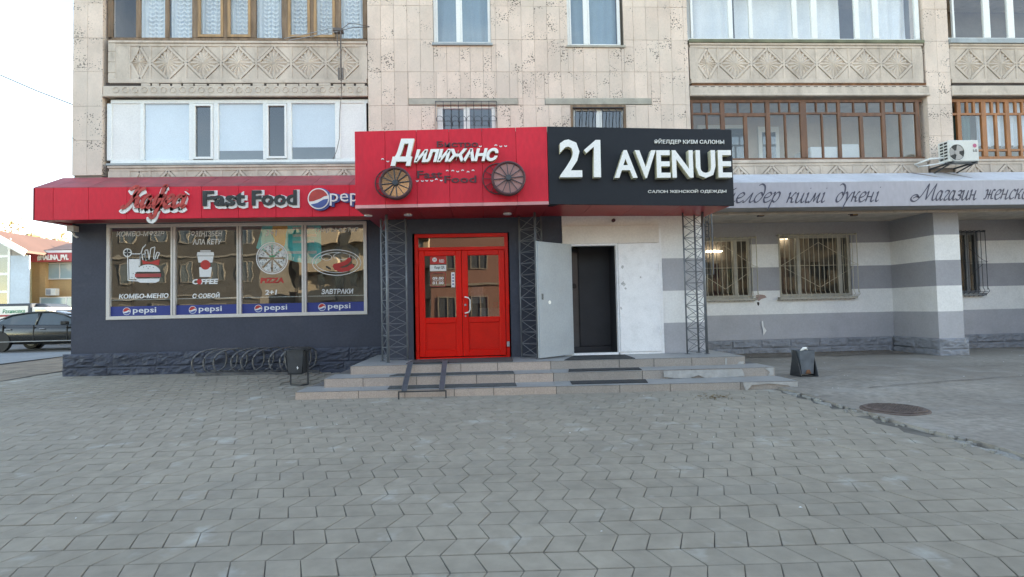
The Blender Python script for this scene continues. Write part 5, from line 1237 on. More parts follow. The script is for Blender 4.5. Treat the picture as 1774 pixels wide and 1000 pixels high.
# stroller ramp: two steel channels laid over the steps
rp_ = thing('stroller_ramp', 'steel stroller ramp of two channels laid over the steps by the red door', 'ramp', (-1, 8.7, .1))
for xb_, xt_ in ((-1.26, -1.30), (-.68, -.70)):
    p0, p1 = Vector((xb_, 8.66, .225)), Vector((xt_, 9.78, .565))
    q = MB(); q.bar(p0, p1, .085, .008); q.bar(p0+Vector((-.04, 0, .012)), p1+Vector((-.04, 0, .012)), .006, .03); q.bar(p0+Vector((.04, 0, .012)), p1+Vector((.04, 0, .012)), .006, .03)
    part('channel', q, METG, rp_)
part('support', MB().bar((-1.34, 8.63, .10), (-1.34, 8.63, .215), .02).bar((-.61, 8.60, .10), (-.61, 8.60, .215), .02).bar((-1.35, 8.63, .215), (-.60, 8.60, .215), .02), BINM, rp_)
part('crossbar', MB().bar((-1.33, 9.77, .545), (-.62, 9.77, .545), .03), BINM, rp_)

# lattice masts carrying the sign box
def mast(pts, z0, z1, mt, label, rr=(.018, .018, .018), n=11):
    c = Vector((sum(p[0] for p in pts)/3, sum(p[1] for p in pts)/3, z0))
    t_ = thing('lattice_mast', label, 'mast', c, group='lattice masts carrying the sign boxes')
    for p, r in zip(pts, rr): part('leg', MB().tube([(p[0], p[1], z0), (p[0], p[1], z1)], r, 8), mt, t_, smooth=True)
    for i in range(3):
        a, b = pts[i], pts[(i+1) % 3]; mb = MB(); h = (z1-z0-.1)/n
        for k in range(n):
            za = z0+.05+k*h; zb2 = za+h
            mb.tube([(a[0], a[1], za), (b[0], b[1], za)], .0058, 5)
            if i != 1 or True:
                mb.tube([(a[0], a[1], za if k % 2 else zb2), (b[0], b[1], zb2 if k % 2 else za)], .0058, 5)
                if mt is METG and i == 0: mb.tube([(a[0], a[1], zb2 if k % 2 else za), (b[0], b[1], za if k % 2 else zb2)], .0058, 5)
        part('bracing', mb, mt, t_)
    mb = MB()
    for p in pts: mb.box(p[0]-.04, p[0]+.04, p[1]-.04, p[1]+.04, z0, z0+.012)
    part('foot_plates', mb, mt, t_)
MG = mat('blue_grey_mast_paint', (.15, .17, .19), .5, metal=.2, var=.2, scale=8)
mast([(-1.755, 10.14), (-1.46, 10.55), (-1.93, 10.55)], .526, 3.26, MG, 'dark lattice mast left of the red door', (.026, .018, .018), 12)
mast([(.99, 10.18), (1.15, 10.58), (.72, 10.58)], .526, 3.26, MG, 'dark lattice mast between the red door and the open grey door', (.022, .016, .018), 12)
mast([(3.88, 10.36), (4.22, 10.25), (4.20, 10.6)], .526, 3.25, METG, 'grey lattice mast with crossed bracing at the right end of the landing', (.016, .028, .02), 12)

# folded iron gate with scrolls hanging beside the right mast
x0, x1, yy, z0, z1 = 4.62, 4.98, 11.6, 2.12, 3.52
gt = thing('folding_gate', 'short dark iron gate with scrollwork hanging under the soffit beside the right mast', 'gate', (4.8, yy, z0))
part('frame', MB().tube([(x0, yy, z0), (x1, yy, z0), (x1, yy, z1), (x0, yy, z1)], .016, 6, closed=True), METG, gt)
mb = MB()
for i in range(1, 5): x = x0+(x1-x0)*i/5; mb.tube([(x, yy, z0), (x, yy, z1)], .008, 5)
for zc in (2.5, 2.62, 2.9, 3.02, 3.2, 3.32):
    for xc in (x0+.11, x1-.11): mb.tube([(xc+.045*cos(a), yy-.01, zc+.05*sin(a)) for a in [2*pi*k/10 for k in range(10)]], .007, 4, closed=True)
part('scrollwork', mb, METD, gt)
part('pipe', MB().tube([(4.36, 11.0, 1.9), (4.36, 11.0, 3.1)], .022, 8), METGL, gt)

# bicycle rack
g0 = .17
rk = thing('bicycle_rack', 'grey bicycle rack of bent hoops along the dark plinth', 'bicycle rack', (-4.9, 11.9, g0))
RM = mat('rack_steel', (.13, .135, .14), .35, metal=.4, var=.3, scale=9)
def gz(x, y): return G(x, y)
part('base_rail', MB().bar((-5.95, 11.70, gz(-5.9, 11.7)+.035), (-3.80, 11.62, gz(-3.8, 11.6)+.035), .07, .06), RM, rk); part('base_rail', MB().bar((-5.85, 12.12, gz(-5.8, 12)+.035), (-3.55, 12.05, gz(-3.5, 12)+.035), .07, .06), RM, rk)
for px in (338, 357.5, 375, 405.5, 422.5, 442.5, 471, 489.5, 499):
    d_ = R2*((px-CX)/F)+U2*((CY-636)/F)+fwd; t = 11.76/d_.y; X = d_.x*t
    zf = gz(X, 11.7)+.04; zt2 = zf+.50; P_ = []
    pr = [(.16, 0), (.06, .01), (0, .08), (-.03, .2), (.0, .33), (.08, .43), (.2, .475), (.34, .49), (.42, .45), (.47, .36), (.47, .2), (.42, .08), (.34, .02)]
    pr = catmull(pr, 3)
    for u, v in pr:
        P_.append((X+u, 11.70+.42*max(0, min(1, u/.45)), zf+v))
    part('hoop', MB().tube(P_, .019, 7), RM, rk, smooth=True)

# litter bins
bx = (-3.60+-3.30)/2; by = 10.35; bz = G(bx, by)
b1 = thing('litter_bin', 'dark square steel litter bin on a frame between the bicycle rack and the steps', 'bin', (bx, by, bz), 'steel litter bins')
x0, x1 = bx-.17, bx+.15; z0, z1 = bz+.22, bz+.66; mb = MB(); y0, y1 = by-.10, by+.22
mb.prism([(x0+.03, z0), (x1-.03, z0), (x1, z1), (x0, z1)], y0, y0+.008).prism([(x0+.03, z0), (x1-.03, z0), (x1, z1), (x0, z1)], y1-.008, y1)
for s_ in (0, 1):
    xa, xb = (x0, x0+.03) if s_ == 0 else (x1, x1-.03)
    mb.add([(xa, y0, z1), (xa, y1, z1), (xb, y1, z0), (xb, y0, z0), (xa+.008*(1-2*s_), y0, z1), (xa+.008*(1-2*s_), y1, z1), (xb+.008*(1-2*s_), y1, z0), (xb+.008*(1-2*s_), y0, z0)], [(0, 1, 2, 3), (7, 6, 5, 4), (0, 4, 5, 1), (1, 5, 6, 2), (2, 6, 7, 3), (3, 7, 4, 0)])
mb.box(x0+.03, x1-.03, y0, y1, z0, z0+.01)
part('body', mb, BINM, b1); part('rim', MB().box(x0-.01, x1+.03, y0-.01, y0+.0, z1-.02, z1+.006).box(x0-.01, x1+.03, y1, y1+.01, z1-.02, z1+.006).box(x0-.01, x0, y0, y1, z1-.02, z1+.006).box(x1, x1+.03, y0-.01, y1+.01, z1-.03, z1+.008), BINM, b1)
part('frame', MB().bar((x0+.04, by+.02, bz+.01), (x0+.04, by+.02, bz+.30), .022).bar((x1+.02, by+.06, bz+.01), (x1+.02, by+.06, bz+.64), .03).bar((x0+.04, by+.02, bz+.012), (x1-.06, by-.06, bz+.012), .02).bar((x1-.06, by-.06, bz+.012), (x1+.02, by+.06, bz+.012), .02), BINM, b1)
part('paint_mark', MB().prism([(x0+.19, z0+.12), (x0+.205, z0+.15), (x0+.21, z0+.12), (x0+.23, z0+.11), (x0+.21, z0+.10), (x0+.205, z0+.08), (x0+.195, z0+.105)], y0-.002, y0), WHP, b1)
bx, by = 5.75, 9.66; bz = G(bx, by)+.035
b2 = thing('litter_bin', 'blue grey tilting litter bin with a white bag on the apron right of the steps', 'bin', (bx, by, bz), 'steel litter bins')
x0, x1 = bx-.15, bx+.13; z1 = bz+.46
part('body', MB().add([(x0+.03, by-.12, bz+.04), (x1-.03, by-.12, bz+.04), (x1-.03, by+.12, bz+.04), (x0+.03, by+.12, bz+.04), (x0, by-.14, z1), (x1, by-.14, z1), (x1, by+.14, z1), (x0, by+.14, z1)], [(0, 3, 2, 1), (0, 1, 5, 4), (1, 2, 6, 5), (2, 3, 7, 6), (3, 0, 4, 7)]).box(x0+.004, x1-.004, by-.13, by+.13, z1-.08, z1-.075), BINB, b2, bev=.004)
for xx in (x0-.02, x1+.01):
    part('side_plate', MB().prism([(by-.19, bz), (by+.17, bz), (by+.05, z1+.0), (by-.05, z1+.0)], xx, xx+.012, axis='x'), BINM, b2)
part('base_bar', MB().box(x0-.02, x1+.02, by-.19, by-.16, bz, bz+.012), BINM, b2)
part('drain', MB().prism([(x0+.1, bz+.05), (x0+.2, bz+.05), (x0+.17, bz+.12), (x0+.12, bz+.11)], by-.137, by-.128), RUST, b2)
tag(part('plastic_bag', MB().tube([(x0+.04, by-.08, z1-.02), (x0+.1, by-.1, z1+.035), (x0+.17, by-.05, z1+.03), (x0+.24, by+.03, z1-.01)], [.012, .028, .025, .012], 8), WHL, smooth=True), 'crumpled white plastic bag sticking out of the bin right of the steps', 'bag')
# branch of rubble behind the bin, leaves, small litter
def specks(name, pts, mt, label, cat='litter', s=.012):
    mb = MB()
    for x, y, z in pts:
        a = random.random()*pi; r = s*random.uniform(.5, 1.5)
        mb.add([(x+r*cos(a), y+r*sin(a), z), (x-r*sin(a)*.6, y+r*cos(a)*.6, z+r*.3), (x-r*cos(a), y-r*sin(a), z), (x+r*sin(a)*.6, y-r*cos(a)*.6, z+r*.4)], [(0, 1, 2, 3)])
    o = part(name, mb, mt, kind='stuff', fix=False); o['label'] = label; o['category'] = cat
P_ = [(random.uniform(-9, 4.4), random.uniform(3, 8.8)) for _ in range(26)]+[(random.uniform(5, 14), random.uniform(6, 13)) for _ in range(60)]
specks('white_litter', [(x, y, G(x, y)+(.008 if x < 4.5 else .05)) for x, y in P_], WHP, 'tiny white scraps scattered on the paving and the apron')
P_ = [(random.gauss(3.35, .14), random.gauss(7.95, .12)) for _ in range(70)]+[(random.gauss(5.9, .5), random.gauss(13.35, .12)) for _ in range(120)]+[(random.gauss(8.2, 1.4), random.gauss(13.4, .12)) for _ in range(160)]
specks('dry_leaves', [(x, y, G(x, y)+(.01 if x < 4.5 else .045)) for x, y in P_], mat('dry_leaf', (.22, .16, .09), .9, var=.4, scale=20), 'dry brown leaves swept against the wall foot and lying before the steps', 'leaves', .02)
mb = MB()
for i in range(70):
    y = random.uniform(3.5, 8.2); x = KX+.03+random.gauss(0, .07); r = random.uniform(.01, .035); z = G(x, y)
    mb.prism([(x+r*cos(a)*random.uniform(.7, 1.2), y+r*sin(a)*random.uniform(.7, 1.2)) for a in [2*pi*k/6 for k in range(6)]], z-.005, z+r*.9, axis='z')
o = part('rubble', mb, KERB, kind='stuff'); o['label'] = 'crumbled concrete rubble along the joint between paving and apron'; o['category'] = 'rubble'
# manhole
mx_, my_ = 5.06, 6.6; mz_ = G(mx_, my_)+.045
mh = thing('manhole_cover', 'rusty round manhole cover in the apron beside the paving', 'manhole', (mx_, my_, mz_))
RM2 = mat('rusty_cast_iron', (.125, .095, .085), .8, metal=.2, var=.3, scale=9, bump=.6, dirt=.5, dirtcol=(.20, .18, .16))
def circ2(r, n=40): return [(mx_+r*cos(2*pi*k/n), my_+r*sin(2*pi*k/n)) for k in range(n)]
part('rim', MB().prism(circ2(.37), mz_-.09, mz_, axis='z'), RM2, mh, bev=.01)
cv = part('cover', MB().prism(circ2(.335), mz_, mz_+.014, axis='z'), RM2, mh, bev=.006)
mb = MB()
for i in range(-7, 8):
    for j in range(-7, 8):
        x, y = mx_+i*.042, my_+j*.042
        if (i*i+j*j) < 50: mb.box(x-.012, x+.012, y-.012, y+.012, mz_+.014, mz_+.019)
part('studs', mb, RM2, mh, kind='stuff')
# ------------------------------------------------------------------ air conditioner, antenna, cables
ac = thing('air_conditioner', 'white air conditioner outdoor unit on a bracket against the right pier', 'air conditioner', (11.0, 11.85, 4.55))
ACM = mat('ac_casing', (.66, .67, .63), .5, var=.04, dirt=.15, dirtcol=(.4, .38, .32)); yA = 11.72
A = [at_y(px, py, yA) for px, py in ((1643, 246), (1694, 247), (1694, 283), (1643, 283))]
ax0, ax1, az0, az1 = A[0][0], A[1][0]+.02, 4.575, 5.06
ax0 -= .0
part('casing', MB().box(ax0, ax1, yA, yA+.30, az0, az1), ACM, ac, bev=.015)
cx, cz = at_y(1657, 264.5, yA)
part('fan_recess', MB().disc((cx, cz), .185, yA-.004, yA-.001, 32), DKF, ac)
mb = MB()
for k in range(3):
    a0 = k*2*pi/3+.4; P_ = [(cx+.05*cos(a0), cz+.05*sin(a0))]+[(cx+.17*cos(a0+t), cz+.17*sin(a0+t)) for t in (-.1, .2, .55, .85, 1.1)]+[(cx+.05*cos(a0+1.3), cz+.05*sin(a0+1.3))]
    mb.prism(P_, yA-.010, yA-.006)
part('fan', mb.disc((cx, cz), .055, yA-.016, yA-.004, 16), mat('grey_fan', (.36, .34, .32), .5), ac)
part('fan_ring', MB().tube([(cx+.19*cos(2*pi*k/32), yA-.008, cz+.19*sin(2*pi*k/32)) for k in range(32)], .012, 6, closed=True), ACM, ac, smooth=True)
lx, lz = ax1-.10, az1-.13
part('logo_disc', MB().disc((lx, lz), .046, yA-.004, yA-.001, 20), mat('magenta_print', (.50, .10, .20), .5), ac)
word('logo_lettering', 'LG', lx-.045, lx+.05, lz-.14, lz-.085, yA, .003, DKF, ac, bold=.03)
mb = MB()
for i in range(6):
    for j in range(2): mb.box(ax0-.004, ax0-.001, yA+.04+j*.11, yA+.04+j*.11+.085, az0+.06+i*.07, az0+.10+i*.07)
part('side_slots', mb, DKF, ac)
part('bracket', MB().bar((ax0+.08, yA-.02, az0-.02), (ax0+.08, YF+.02, az0-.02), .035).bar((ax1-.08, yA-.02, az0-.02), (ax1-.08, YF+.02, az0-.02), .035).bar((ax0-.05, yA+.06, az0-.03), (ax1, yA+.06, az0-.03), .03).bar((ax0+.08, yA+.05, az0-.03), (ax0+.08, YF-.01, az0-.15), .025).bar((ax1-.08, yA+.05, az0-.03), (ax1-.08, YF-.01, az0-.15), .025), BINM, ac)
part('hose', MB().tube([(ax0-.0, yA+.15, az0+.12), (ax0-.2, yA+.3, az0+.14), (ax0-.35, YF-.02, az0+.08), (10.3, YF-.02, az0+.02)], .022, 8).tube([(ax0-.0, yA+.12, az0+.0), (ax0-.25, yA+.3, az0-.01), (10.3, YF-.02, az0+.03)], .014, 8), PVC, ac, smooth=True)

an = thing('tv_antenna', 'thin folded dipole television antenna clamped to the upper left balcony', 'antenna', (-3.05, 12.1, 6.6))
AM = mat('antenna_metal', (.13, .11, .10), .5, metal=.5)
def A_(px, py, Y=12.05): x, z = at_y(px, py, Y); return (x, Y, z)
part('pole', MB().tube([A_(591, 140), A_(590, 50)], .017, 6), AM, an)
part('element', MB().tube([A_(588, 52), A_(578, 48), A_(540, 57), A_(492, 67)], .007, 5).tube([A_(588, 54), A_(540, 63), A_(500, 70)], .007, 5), METGL, an)
part('element', MB().tube([A_(592, 51), A_(604, 41), A_(618, 42), A_(640, 46)], .007, 5).tube([A_(594, 52), A_(612, 48), A_(640, 47)], .007, 5), AM, an)
part('clamp', MB().box(-3.2, -3.0, 12.03, 12.2, 7.68, 7.74).tube([A_(584, 52), A_(585, 80)], .01, 5).tube([A_(587, 118), A_(587, 138)], .02, 5).tube([A_(594, 118), A_(594, 138)], .02, 5), AM, an)
tag(part('antenna_cable', MB().tube([A_(488, 0, 12.25), A_(488, 40, 12.25), A_(489, 69, 12.2)], .009, 5).tube([A_(591, 140), A_(592, 160, 12.2), A_(589, 190, 12.2), A_(588, 215, 12.2), A_(588, 240, 12.2), A_(583, 262, 12.2), A_(577, 276, 12.15)], .007, 5), AM), 'thin dark cable hanging from the antenna past the white balcony glazing', 'cable')
e0 = (-8.9, 12.35, at_y(126, 182, 12.35)[1]); dL = R2*((0-CX)/F)+U2*((CY-130)/F)+fwd; t = 13/dL.y; e1 = (dL.x*t, 13, EYE+dL.z*t)
e2 = (e0[0]+(e1[0]-e0[0])*4, e0[1]+(e1[1]-e0[1])*4, e0[2]+(e1[2]-e0[2])*4-.0)
tag(part('overhead_cable', MB().tube([e0, tuple((e0[i]+e1[i])/2-(.02 if i == 2 else 0) for i in range(3)), e1, e2], .012, 5), METD), 'overhead cable running from the left pier across the sky', 'cable')

# ------------------------------------------------------------------ left background: shop building, street, cars
YM = 40
def M_(px, py, Y=YM): return at_y(px, py, Y)
OCH = mat('ochre_plaster', (.55, .36, .18), .85, var=.07, scale=.6)
mb_ = thing('corner_shop', 'ochre two storey shop with a red name sign in the left distance', 'shop building', (-30, YM, 0))
part('wall', MB().box(-31.5, -18, YM, YM+10, 0, 6.15), OCH, mb_)
part('lower_wall', MB().box(-30.35, -18, YM-.6, YM-.001, 0, 3.05).box(-30.75, -30.36, YM-.35, YM-.001, 0, 6.1), OCH, mb_)
part('sunlit_corner_strip', MB().box(-31.82, -31.5, YM-.05, YM+10, 1.2, 6.1), mat('painted_sun_yellow', (.72, .66, .40), .7), mb_)  # paler yellow stands in for sunlight on the corner of the shop
ROOFM = mat('pinkish_metal_roof', (.085, .052, .048), .6, var=.08, scale=.5)
part('roof', MB().add([(-32.5, YM-.5, 6.25), (-18, YM-.5, 6.45), (-18, YM+4, 7.3), (-32.5, YM+4, 7.3), (-32.5, YM-.5, 6.15), (-18, YM-.5, 6.35), (-18, YM+4, 7.2), (-32.5, YM+4, 7.2)], [(0, 1, 2, 3), (7, 6, 5, 4), (0, 4, 5, 1), (1, 5, 6, 2), (2, 6, 7, 3), (3, 7, 4, 0)]), ROOFM, mb_)
part('fascia_board', MB().box(-32.4, -18, YM-.56, YM-.5, 6.02, 6.24), WHL, mb_)
part('gablet', MB().bar((-29.65, YM+2, 6.95), (-29.35, YM+2, 7.35), .10).bar((-29.35, YM+2, 7.35), (-29.05, YM+2, 6.95), .10), BRN, mb_)
part('sign_board', MB().box(-31.3, -27, YM-.75, YM-.6, 5.43, 6.05), mat('red_sign_board', (.42, .05, .06), .5), mb_)
a = M_(65, 449.5, YM-.76); b = M_(119, 441, YM-.76); word('sign_lettering', '#MALINA_PVL', a[0], b[0], a[1]-.12, b[1], YM-.76, .03, WHL, mb_, bold=.04)
def farwin(parent, x0, x1, z0, z1, y, nx=2, fr_m=WHL, g=GL_DK, nz=1, t=.07):
    mb = MB(); mb.box(x0, x1, y-.04, y+.02, z0, z0+t).box(x0, x1, y-.04, y+.02, z1-t, z1)
    for i in range(nx+1): x = x0+(x1-x0)*i/nx; mb.box(x-t/2, x+t/2, y-.045, y+.02, z0, z1)
    for j in range(1, nz): z = z0+(z1-z0)*j/nz; mb.box(x0, x1, y-.046, y+.02, z-t/2, z+t/2)
    w_ = part('window', mb, fr_m, parent)
    part('pane', MB().box(x0+.01, x1-.01, y-.02, y-.005, z0+.01, z1-.01), g, w_)
    return w_
PALEG = mat('pale_blue_glass', (.36, .50, .53), .12, var=.04)
farwin(mb_, -30.46, -28.75, 4.25, 5.43, YM-.05, 2, WHL, PALEG); farwin(mb_, -30.42, -27.0, 2.1, 3.0, YM-.65, 2, WHL, PALEG)
fa = thing('air_conditioner', 'small white air conditioner on the ochre shop wall in the left distance', 'air conditioner', (-29.5, YM-.6, 3.3)); part('casing', MB().box(-29.86, -29.2, YM-1.0, YM-.61, 3.1, 3.58), ACM, fa, bev=.02); part('grille', MB().box(-29.8, -29.5, YM-1.01, YM-1.0, 3.16, 3.52), METGL, fa)
gb = thing('gabled_hall', 'white and glass gabled building front at the left edge of the view', 'building', (-36, YM-2, 0))
yG = YM-2.0
def W_(px, py): return at_y(px, py, yG)
gx, gzz = W_(46, 437); px0, pz0 = W_(0, 411); slope_ = (pz0-gzz)/(gx-px0)
pk = W_(-14, 403)
part('roof', MB().add([(gx+.35, yG-.5, gzz+.05), (pk[0], yG-.5, pk[1]+.2), (pk[0], yG+14, pk[1]+.2), (gx+.35, yG+14, gzz+.05), (gx+.35, yG-.5, gzz-.1), (pk[0], yG-.5, pk[1]+.05), (pk[0], yG+14, pk[1]+.05), (gx+.35, yG+14, gzz-.1)], [(0, 1, 2, 3), (7, 6, 5, 4), (0, 4, 5, 1), (1, 5, 6, 2), (2, 6, 7, 3), (3, 7, 4, 0)]), ROOFM, gb)
part('verge_board', MB().bar((gx+.35, yG-.52, gzz-.12), (pk[0], yG-.52, pk[1]+.03), .05, .42), WHL, gb)
part('wall', MB().prism([(pk[0]-9, 0), (gx, 0), (gx, gzz-.2), pk, (pk[0]-9, gzz-.2)], yG, yG+.3), mat('beige_wall', (.42, .37, .32), .8), gb)
a = W_(20, 446)[0]; part('side_panel', MB().box(a, gx+.25, yG-.08, yG-.001, 0, 5.75), mat('pale_blue_panel', (.50, .60, .68), .6, var=.12, scale=.5), gb)
x = a-.12
for k in range(4): farwin(gb, x-1.6*(k+1), x-1.6*k, 1.0, 6.9+k*.4, yG-.02, 2, WHL, GL_DK, 5, .16)

def car(name, label, L_, Wd, Hh, col, x, y, rot, prof=0, group='cars parked on the street'):
    """rear at local x=0, nose at x=L"""
    root = thing(name, label, 'car' if prof < 2 else 'truck', (0, 0, 0), group)
    CARM = mat('car_paint', col, .22, metal=.5, var=.03, coat=.6); TY = DKF
    GLC = mat('car_glass', (.06, .08, .085), .05, var=.05, spec=.8)
    sc_ = L_/4.8
    st = [(0, .42, .80, .70), (.08, .30, .98, .82), (.5, .26, 1.03, .88), (1.2, .24, .99, .91), (2.4, .23, .96, .92), (3.4, .24, .93, .91), (4.1, .26, .84, .87), (4.6, .30, .72, .80), (4.8, .38, .60, .62)]
    mb = MB(); vs = []
    for (xx, zl, zb_, hw) in st:
        hw *= Wd/1.84; xx *= sc_; zb_ *= Hh/1.45
        prof_ = [(0, zl), (hw*.86, zl), (hw*.98, zl+.12), (hw, zl+(zb_-zl)*.5), (hw*.985, zl+(zb_-zl)*.78), (hw*.90, zb_), (0, zb_+.03)]
        vs += [(xx, -w_, z) for w_, z in prof_]+[(xx, w_, z) for w_, z in prof_[::-1][1:-1]]
    k = 12; fs = [(i*k+j, i*k+(j+1) % k, (i+1)*k+(j+1) % k, (i+1)*k+j) for i in range(len(st)-1) for j in range(k)]
    fs += [tuple(range(k)), tuple((len(st)-1)*k+j for j in range(k))[::-1]]
    mb.add(vs, fs); part('body', mb, CARM, root, smooth=True)
    gr = [(.55, 1.0, 1.0, .70), (1.25, 1.33, .98, .66), (1.9, 1.43, .97, .64), (2.6, 1.44, .95, .64), (3.05, 1.33, .94, .66), (3.85, .93, .90, .72)]
    mb = MB(); vs = []
    for xx, zr, zb_, hw in gr:
        zr *= Hh/1.45; zb_ = (zb_-.02)*Hh/1.45; hwb = .82*Wd/1.84
        vs += [(xx*sc_, -hwb, zb_-.05), (xx*sc_, -hw, zr), (xx*sc_, hw, zr), (xx*sc_, hwb, zb_-.05)]
    n = len(gr); mb.add(vs, [(i*4+j, i*4+(j+1) % 4, (i+1)*4+(j+1) % 4, (i+1)*4+j) for i in range(n-1) for j in range(4)]+[(0, 3, 2, 1), (n*4-4, n*4-3, n*4-2, n*4-1)])
    part('windows', mb, GLC, root)
    mb = MB(); vs = []
    for xx, zr, zb_, hw in gr[1:5]: vs += [(xx*sc_, -hw-.02, zr*Hh/1.45-.01), (xx*sc_, -hw+.05, zr*Hh/1.45+.035), (xx*sc_, hw-.05, zr*Hh/1.45+.035), (xx*sc_, hw+.02, zr*Hh/1.45-.01)]
    mb.add(vs, [(i*4+j, i*4+j+1, (i+1)*4+j+1, (i+1)*4+j) for i in range(3) for j in range(3)])
    for s_ in (-1, 1):
        mb.tube([(.5*sc_, s_*.80, 1.0*Hh/1.45), (1.25*sc_, s_*.68, 1.345*Hh/1.45), (1.9*sc_, s_*.655, 1.44*Hh/1.45), (2.6*sc_, s_*.655, 1.45*Hh/1.45), (3.05*sc_, s_*.68, 1.34*Hh/1.45), (3.88*sc_, s_*.78, .93*Hh/1.45)], .035, 6)
        mb.bar((2.15*sc_, s_*.80, .95*Hh/1.45), (2.2*sc_, s_*.67, 1.42*Hh/1.45), .09, .03)
    part('roof', mb, CARM, root, smooth=True)
    for xw in (.95, 3.85):
        for s_ in (-1, 1):
            c = (xw*sc_, s_*.78*Wd/1.84, .33)
            wl = part('wheel', MB().disc((c[0], c[2]), .33, c[1]-.12, c[1]+.12, 24), TY, root, bev=.02)
            part('rim', MB().disc((c[0], c[2]), .21, c[1]-.13*1, c[1]+.13, 16), METGL, wl)
            part('wheel_arch', MB().disc((c[0], c[2]+.02), .40, s_*(Wd/2-.15), s_*(Wd/2+.004), 24), DKF, root)
    for s_ in (-1, 1):
        for xx in (1.3, 2.45): part('door_handle', MB().box((xx-.1)*sc_, (xx+.1)*sc_, s_*(Wd/2-.02), s_*(Wd/2+.035), .78, .815), METGL, root, bev=.01)
        part('mirror', MB().box(3.15*sc_, 3.38*sc_, s_*(Wd/2-.02), s_*(Wd/2+.16), .93, 1.07), DKF, root, bev=.03)
        part('sill_trim', MB().box(.5*sc_, 4.2*sc_, s_*(Wd/2-.06), s_*(Wd/2+.008), .33, .36), METGL, root)
        part('door_seam', MB().box(2.14*sc_, 2.16*sc_, s_*(Wd/2-.04), s_*(Wd/2+.006), .34, .93).box(1.1*sc_, 1.12*sc_, s_*(Wd/2-.06), s_*(Wd/2+.004), .5, .95).box(3.28*sc_, 3.30*sc_, s_*(Wd/2-.05), s_*(Wd/2+.005), .34, .9), DKF, root)
        part('headlight', MB().box(4.5*sc_, 4.7*sc_, s_*.45, s_*.74, .60, .70), WHL, root, bev=.03)
    root.location = (x, y, G(x, y)-.02); root.rotation_euler = (0, 0, rot)
    return root
car('parked_car', 'dark grey sedan nearest the corner of the building', 4.8, 1.84, 1.42, (.055, .056, .052), -18.75, 21.9, radians(3))
car('parked_car', 'silver car mostly hidden behind the dark grey sedan', 4.5, 1.8, 1.50, (.35, .37, .38), -20.2, 26.2, radians(4))
car('parked_car', 'dark green car between the truck and the building corner', 4.4, 1.8, 1.5, (.03, .045, .04), -19.9, 29.2, radians(8))
tr = thing('parked_truck', 'light truck with a white advertising banner along its dark cargo box', 'truck', (-24.5, 31, 0), 'cars parked on the street')
del tr['group']
zt_ = 2.36; yT = 31
part('cargo_box', MB().box(-30, -24.45, yT, yT+2, .75, zt_).prism([(-24.45, .9), (-23.2, .9), (-23.3, 1.9), (-24.0, 2.33), (-24.45, zt_)], yT+.3, yT+1.9), mat('dark_blue_truck', (.03, .045, .07), .5), tr, bev=.04)
bn = part('banner', MB().box(-29.8, -24.6, yT-.03, yT-.001, 1.15, 2.22), WHL, tr)
part('banner_stripe', MB().box(-29.8, -24.6, yT-.035, yT-.03, 1.66, 1.76), REDF2, tr); part('banner_stripe', MB().box(-29.8, -24.6, yT-.035, yT-.03, 1.48, 1.52), DKF, tr); part('banner_stripe', MB().box(-29.6, -24.8, yT-.035, yT-.03, 1.30, 1.36), DKF, tr)
word('banner_lettering', 'Рахимовка', -25.9, -24.75, 1.84, 2.06, yT-.03, .01, GRNF, tr, bold=.01, shear=.2)
part('cab', MB().prism([(-24.4, .55), (-22.2, .55), (-22.2, 1.25), (-22.9, 1.45), (-23.6, 2.12), (-24.4, 2.16)], yT-.05, yT+1.75), WHL, tr, bev=.05)
part('cab_window', MB().prism([(-24.2, 1.42), (-23.15, 1.42), (-23.65, 1.98), (-24.2, 2.0)], yT-.06, yT-.045).prism([(-23.05, 1.42), (-22.9, 1.44), (-23.58, 2.05), (-23.62, 1.98)], yT-.02, yT+1.7), GL_DK, tr)
for xw in (-28.6, -23.2):
    for yy in (yT+.05, yT+1.7): part('wheel', MB().disc((xw, .58), .36, yy-.1, yy+.1, 20), DKF, tr)

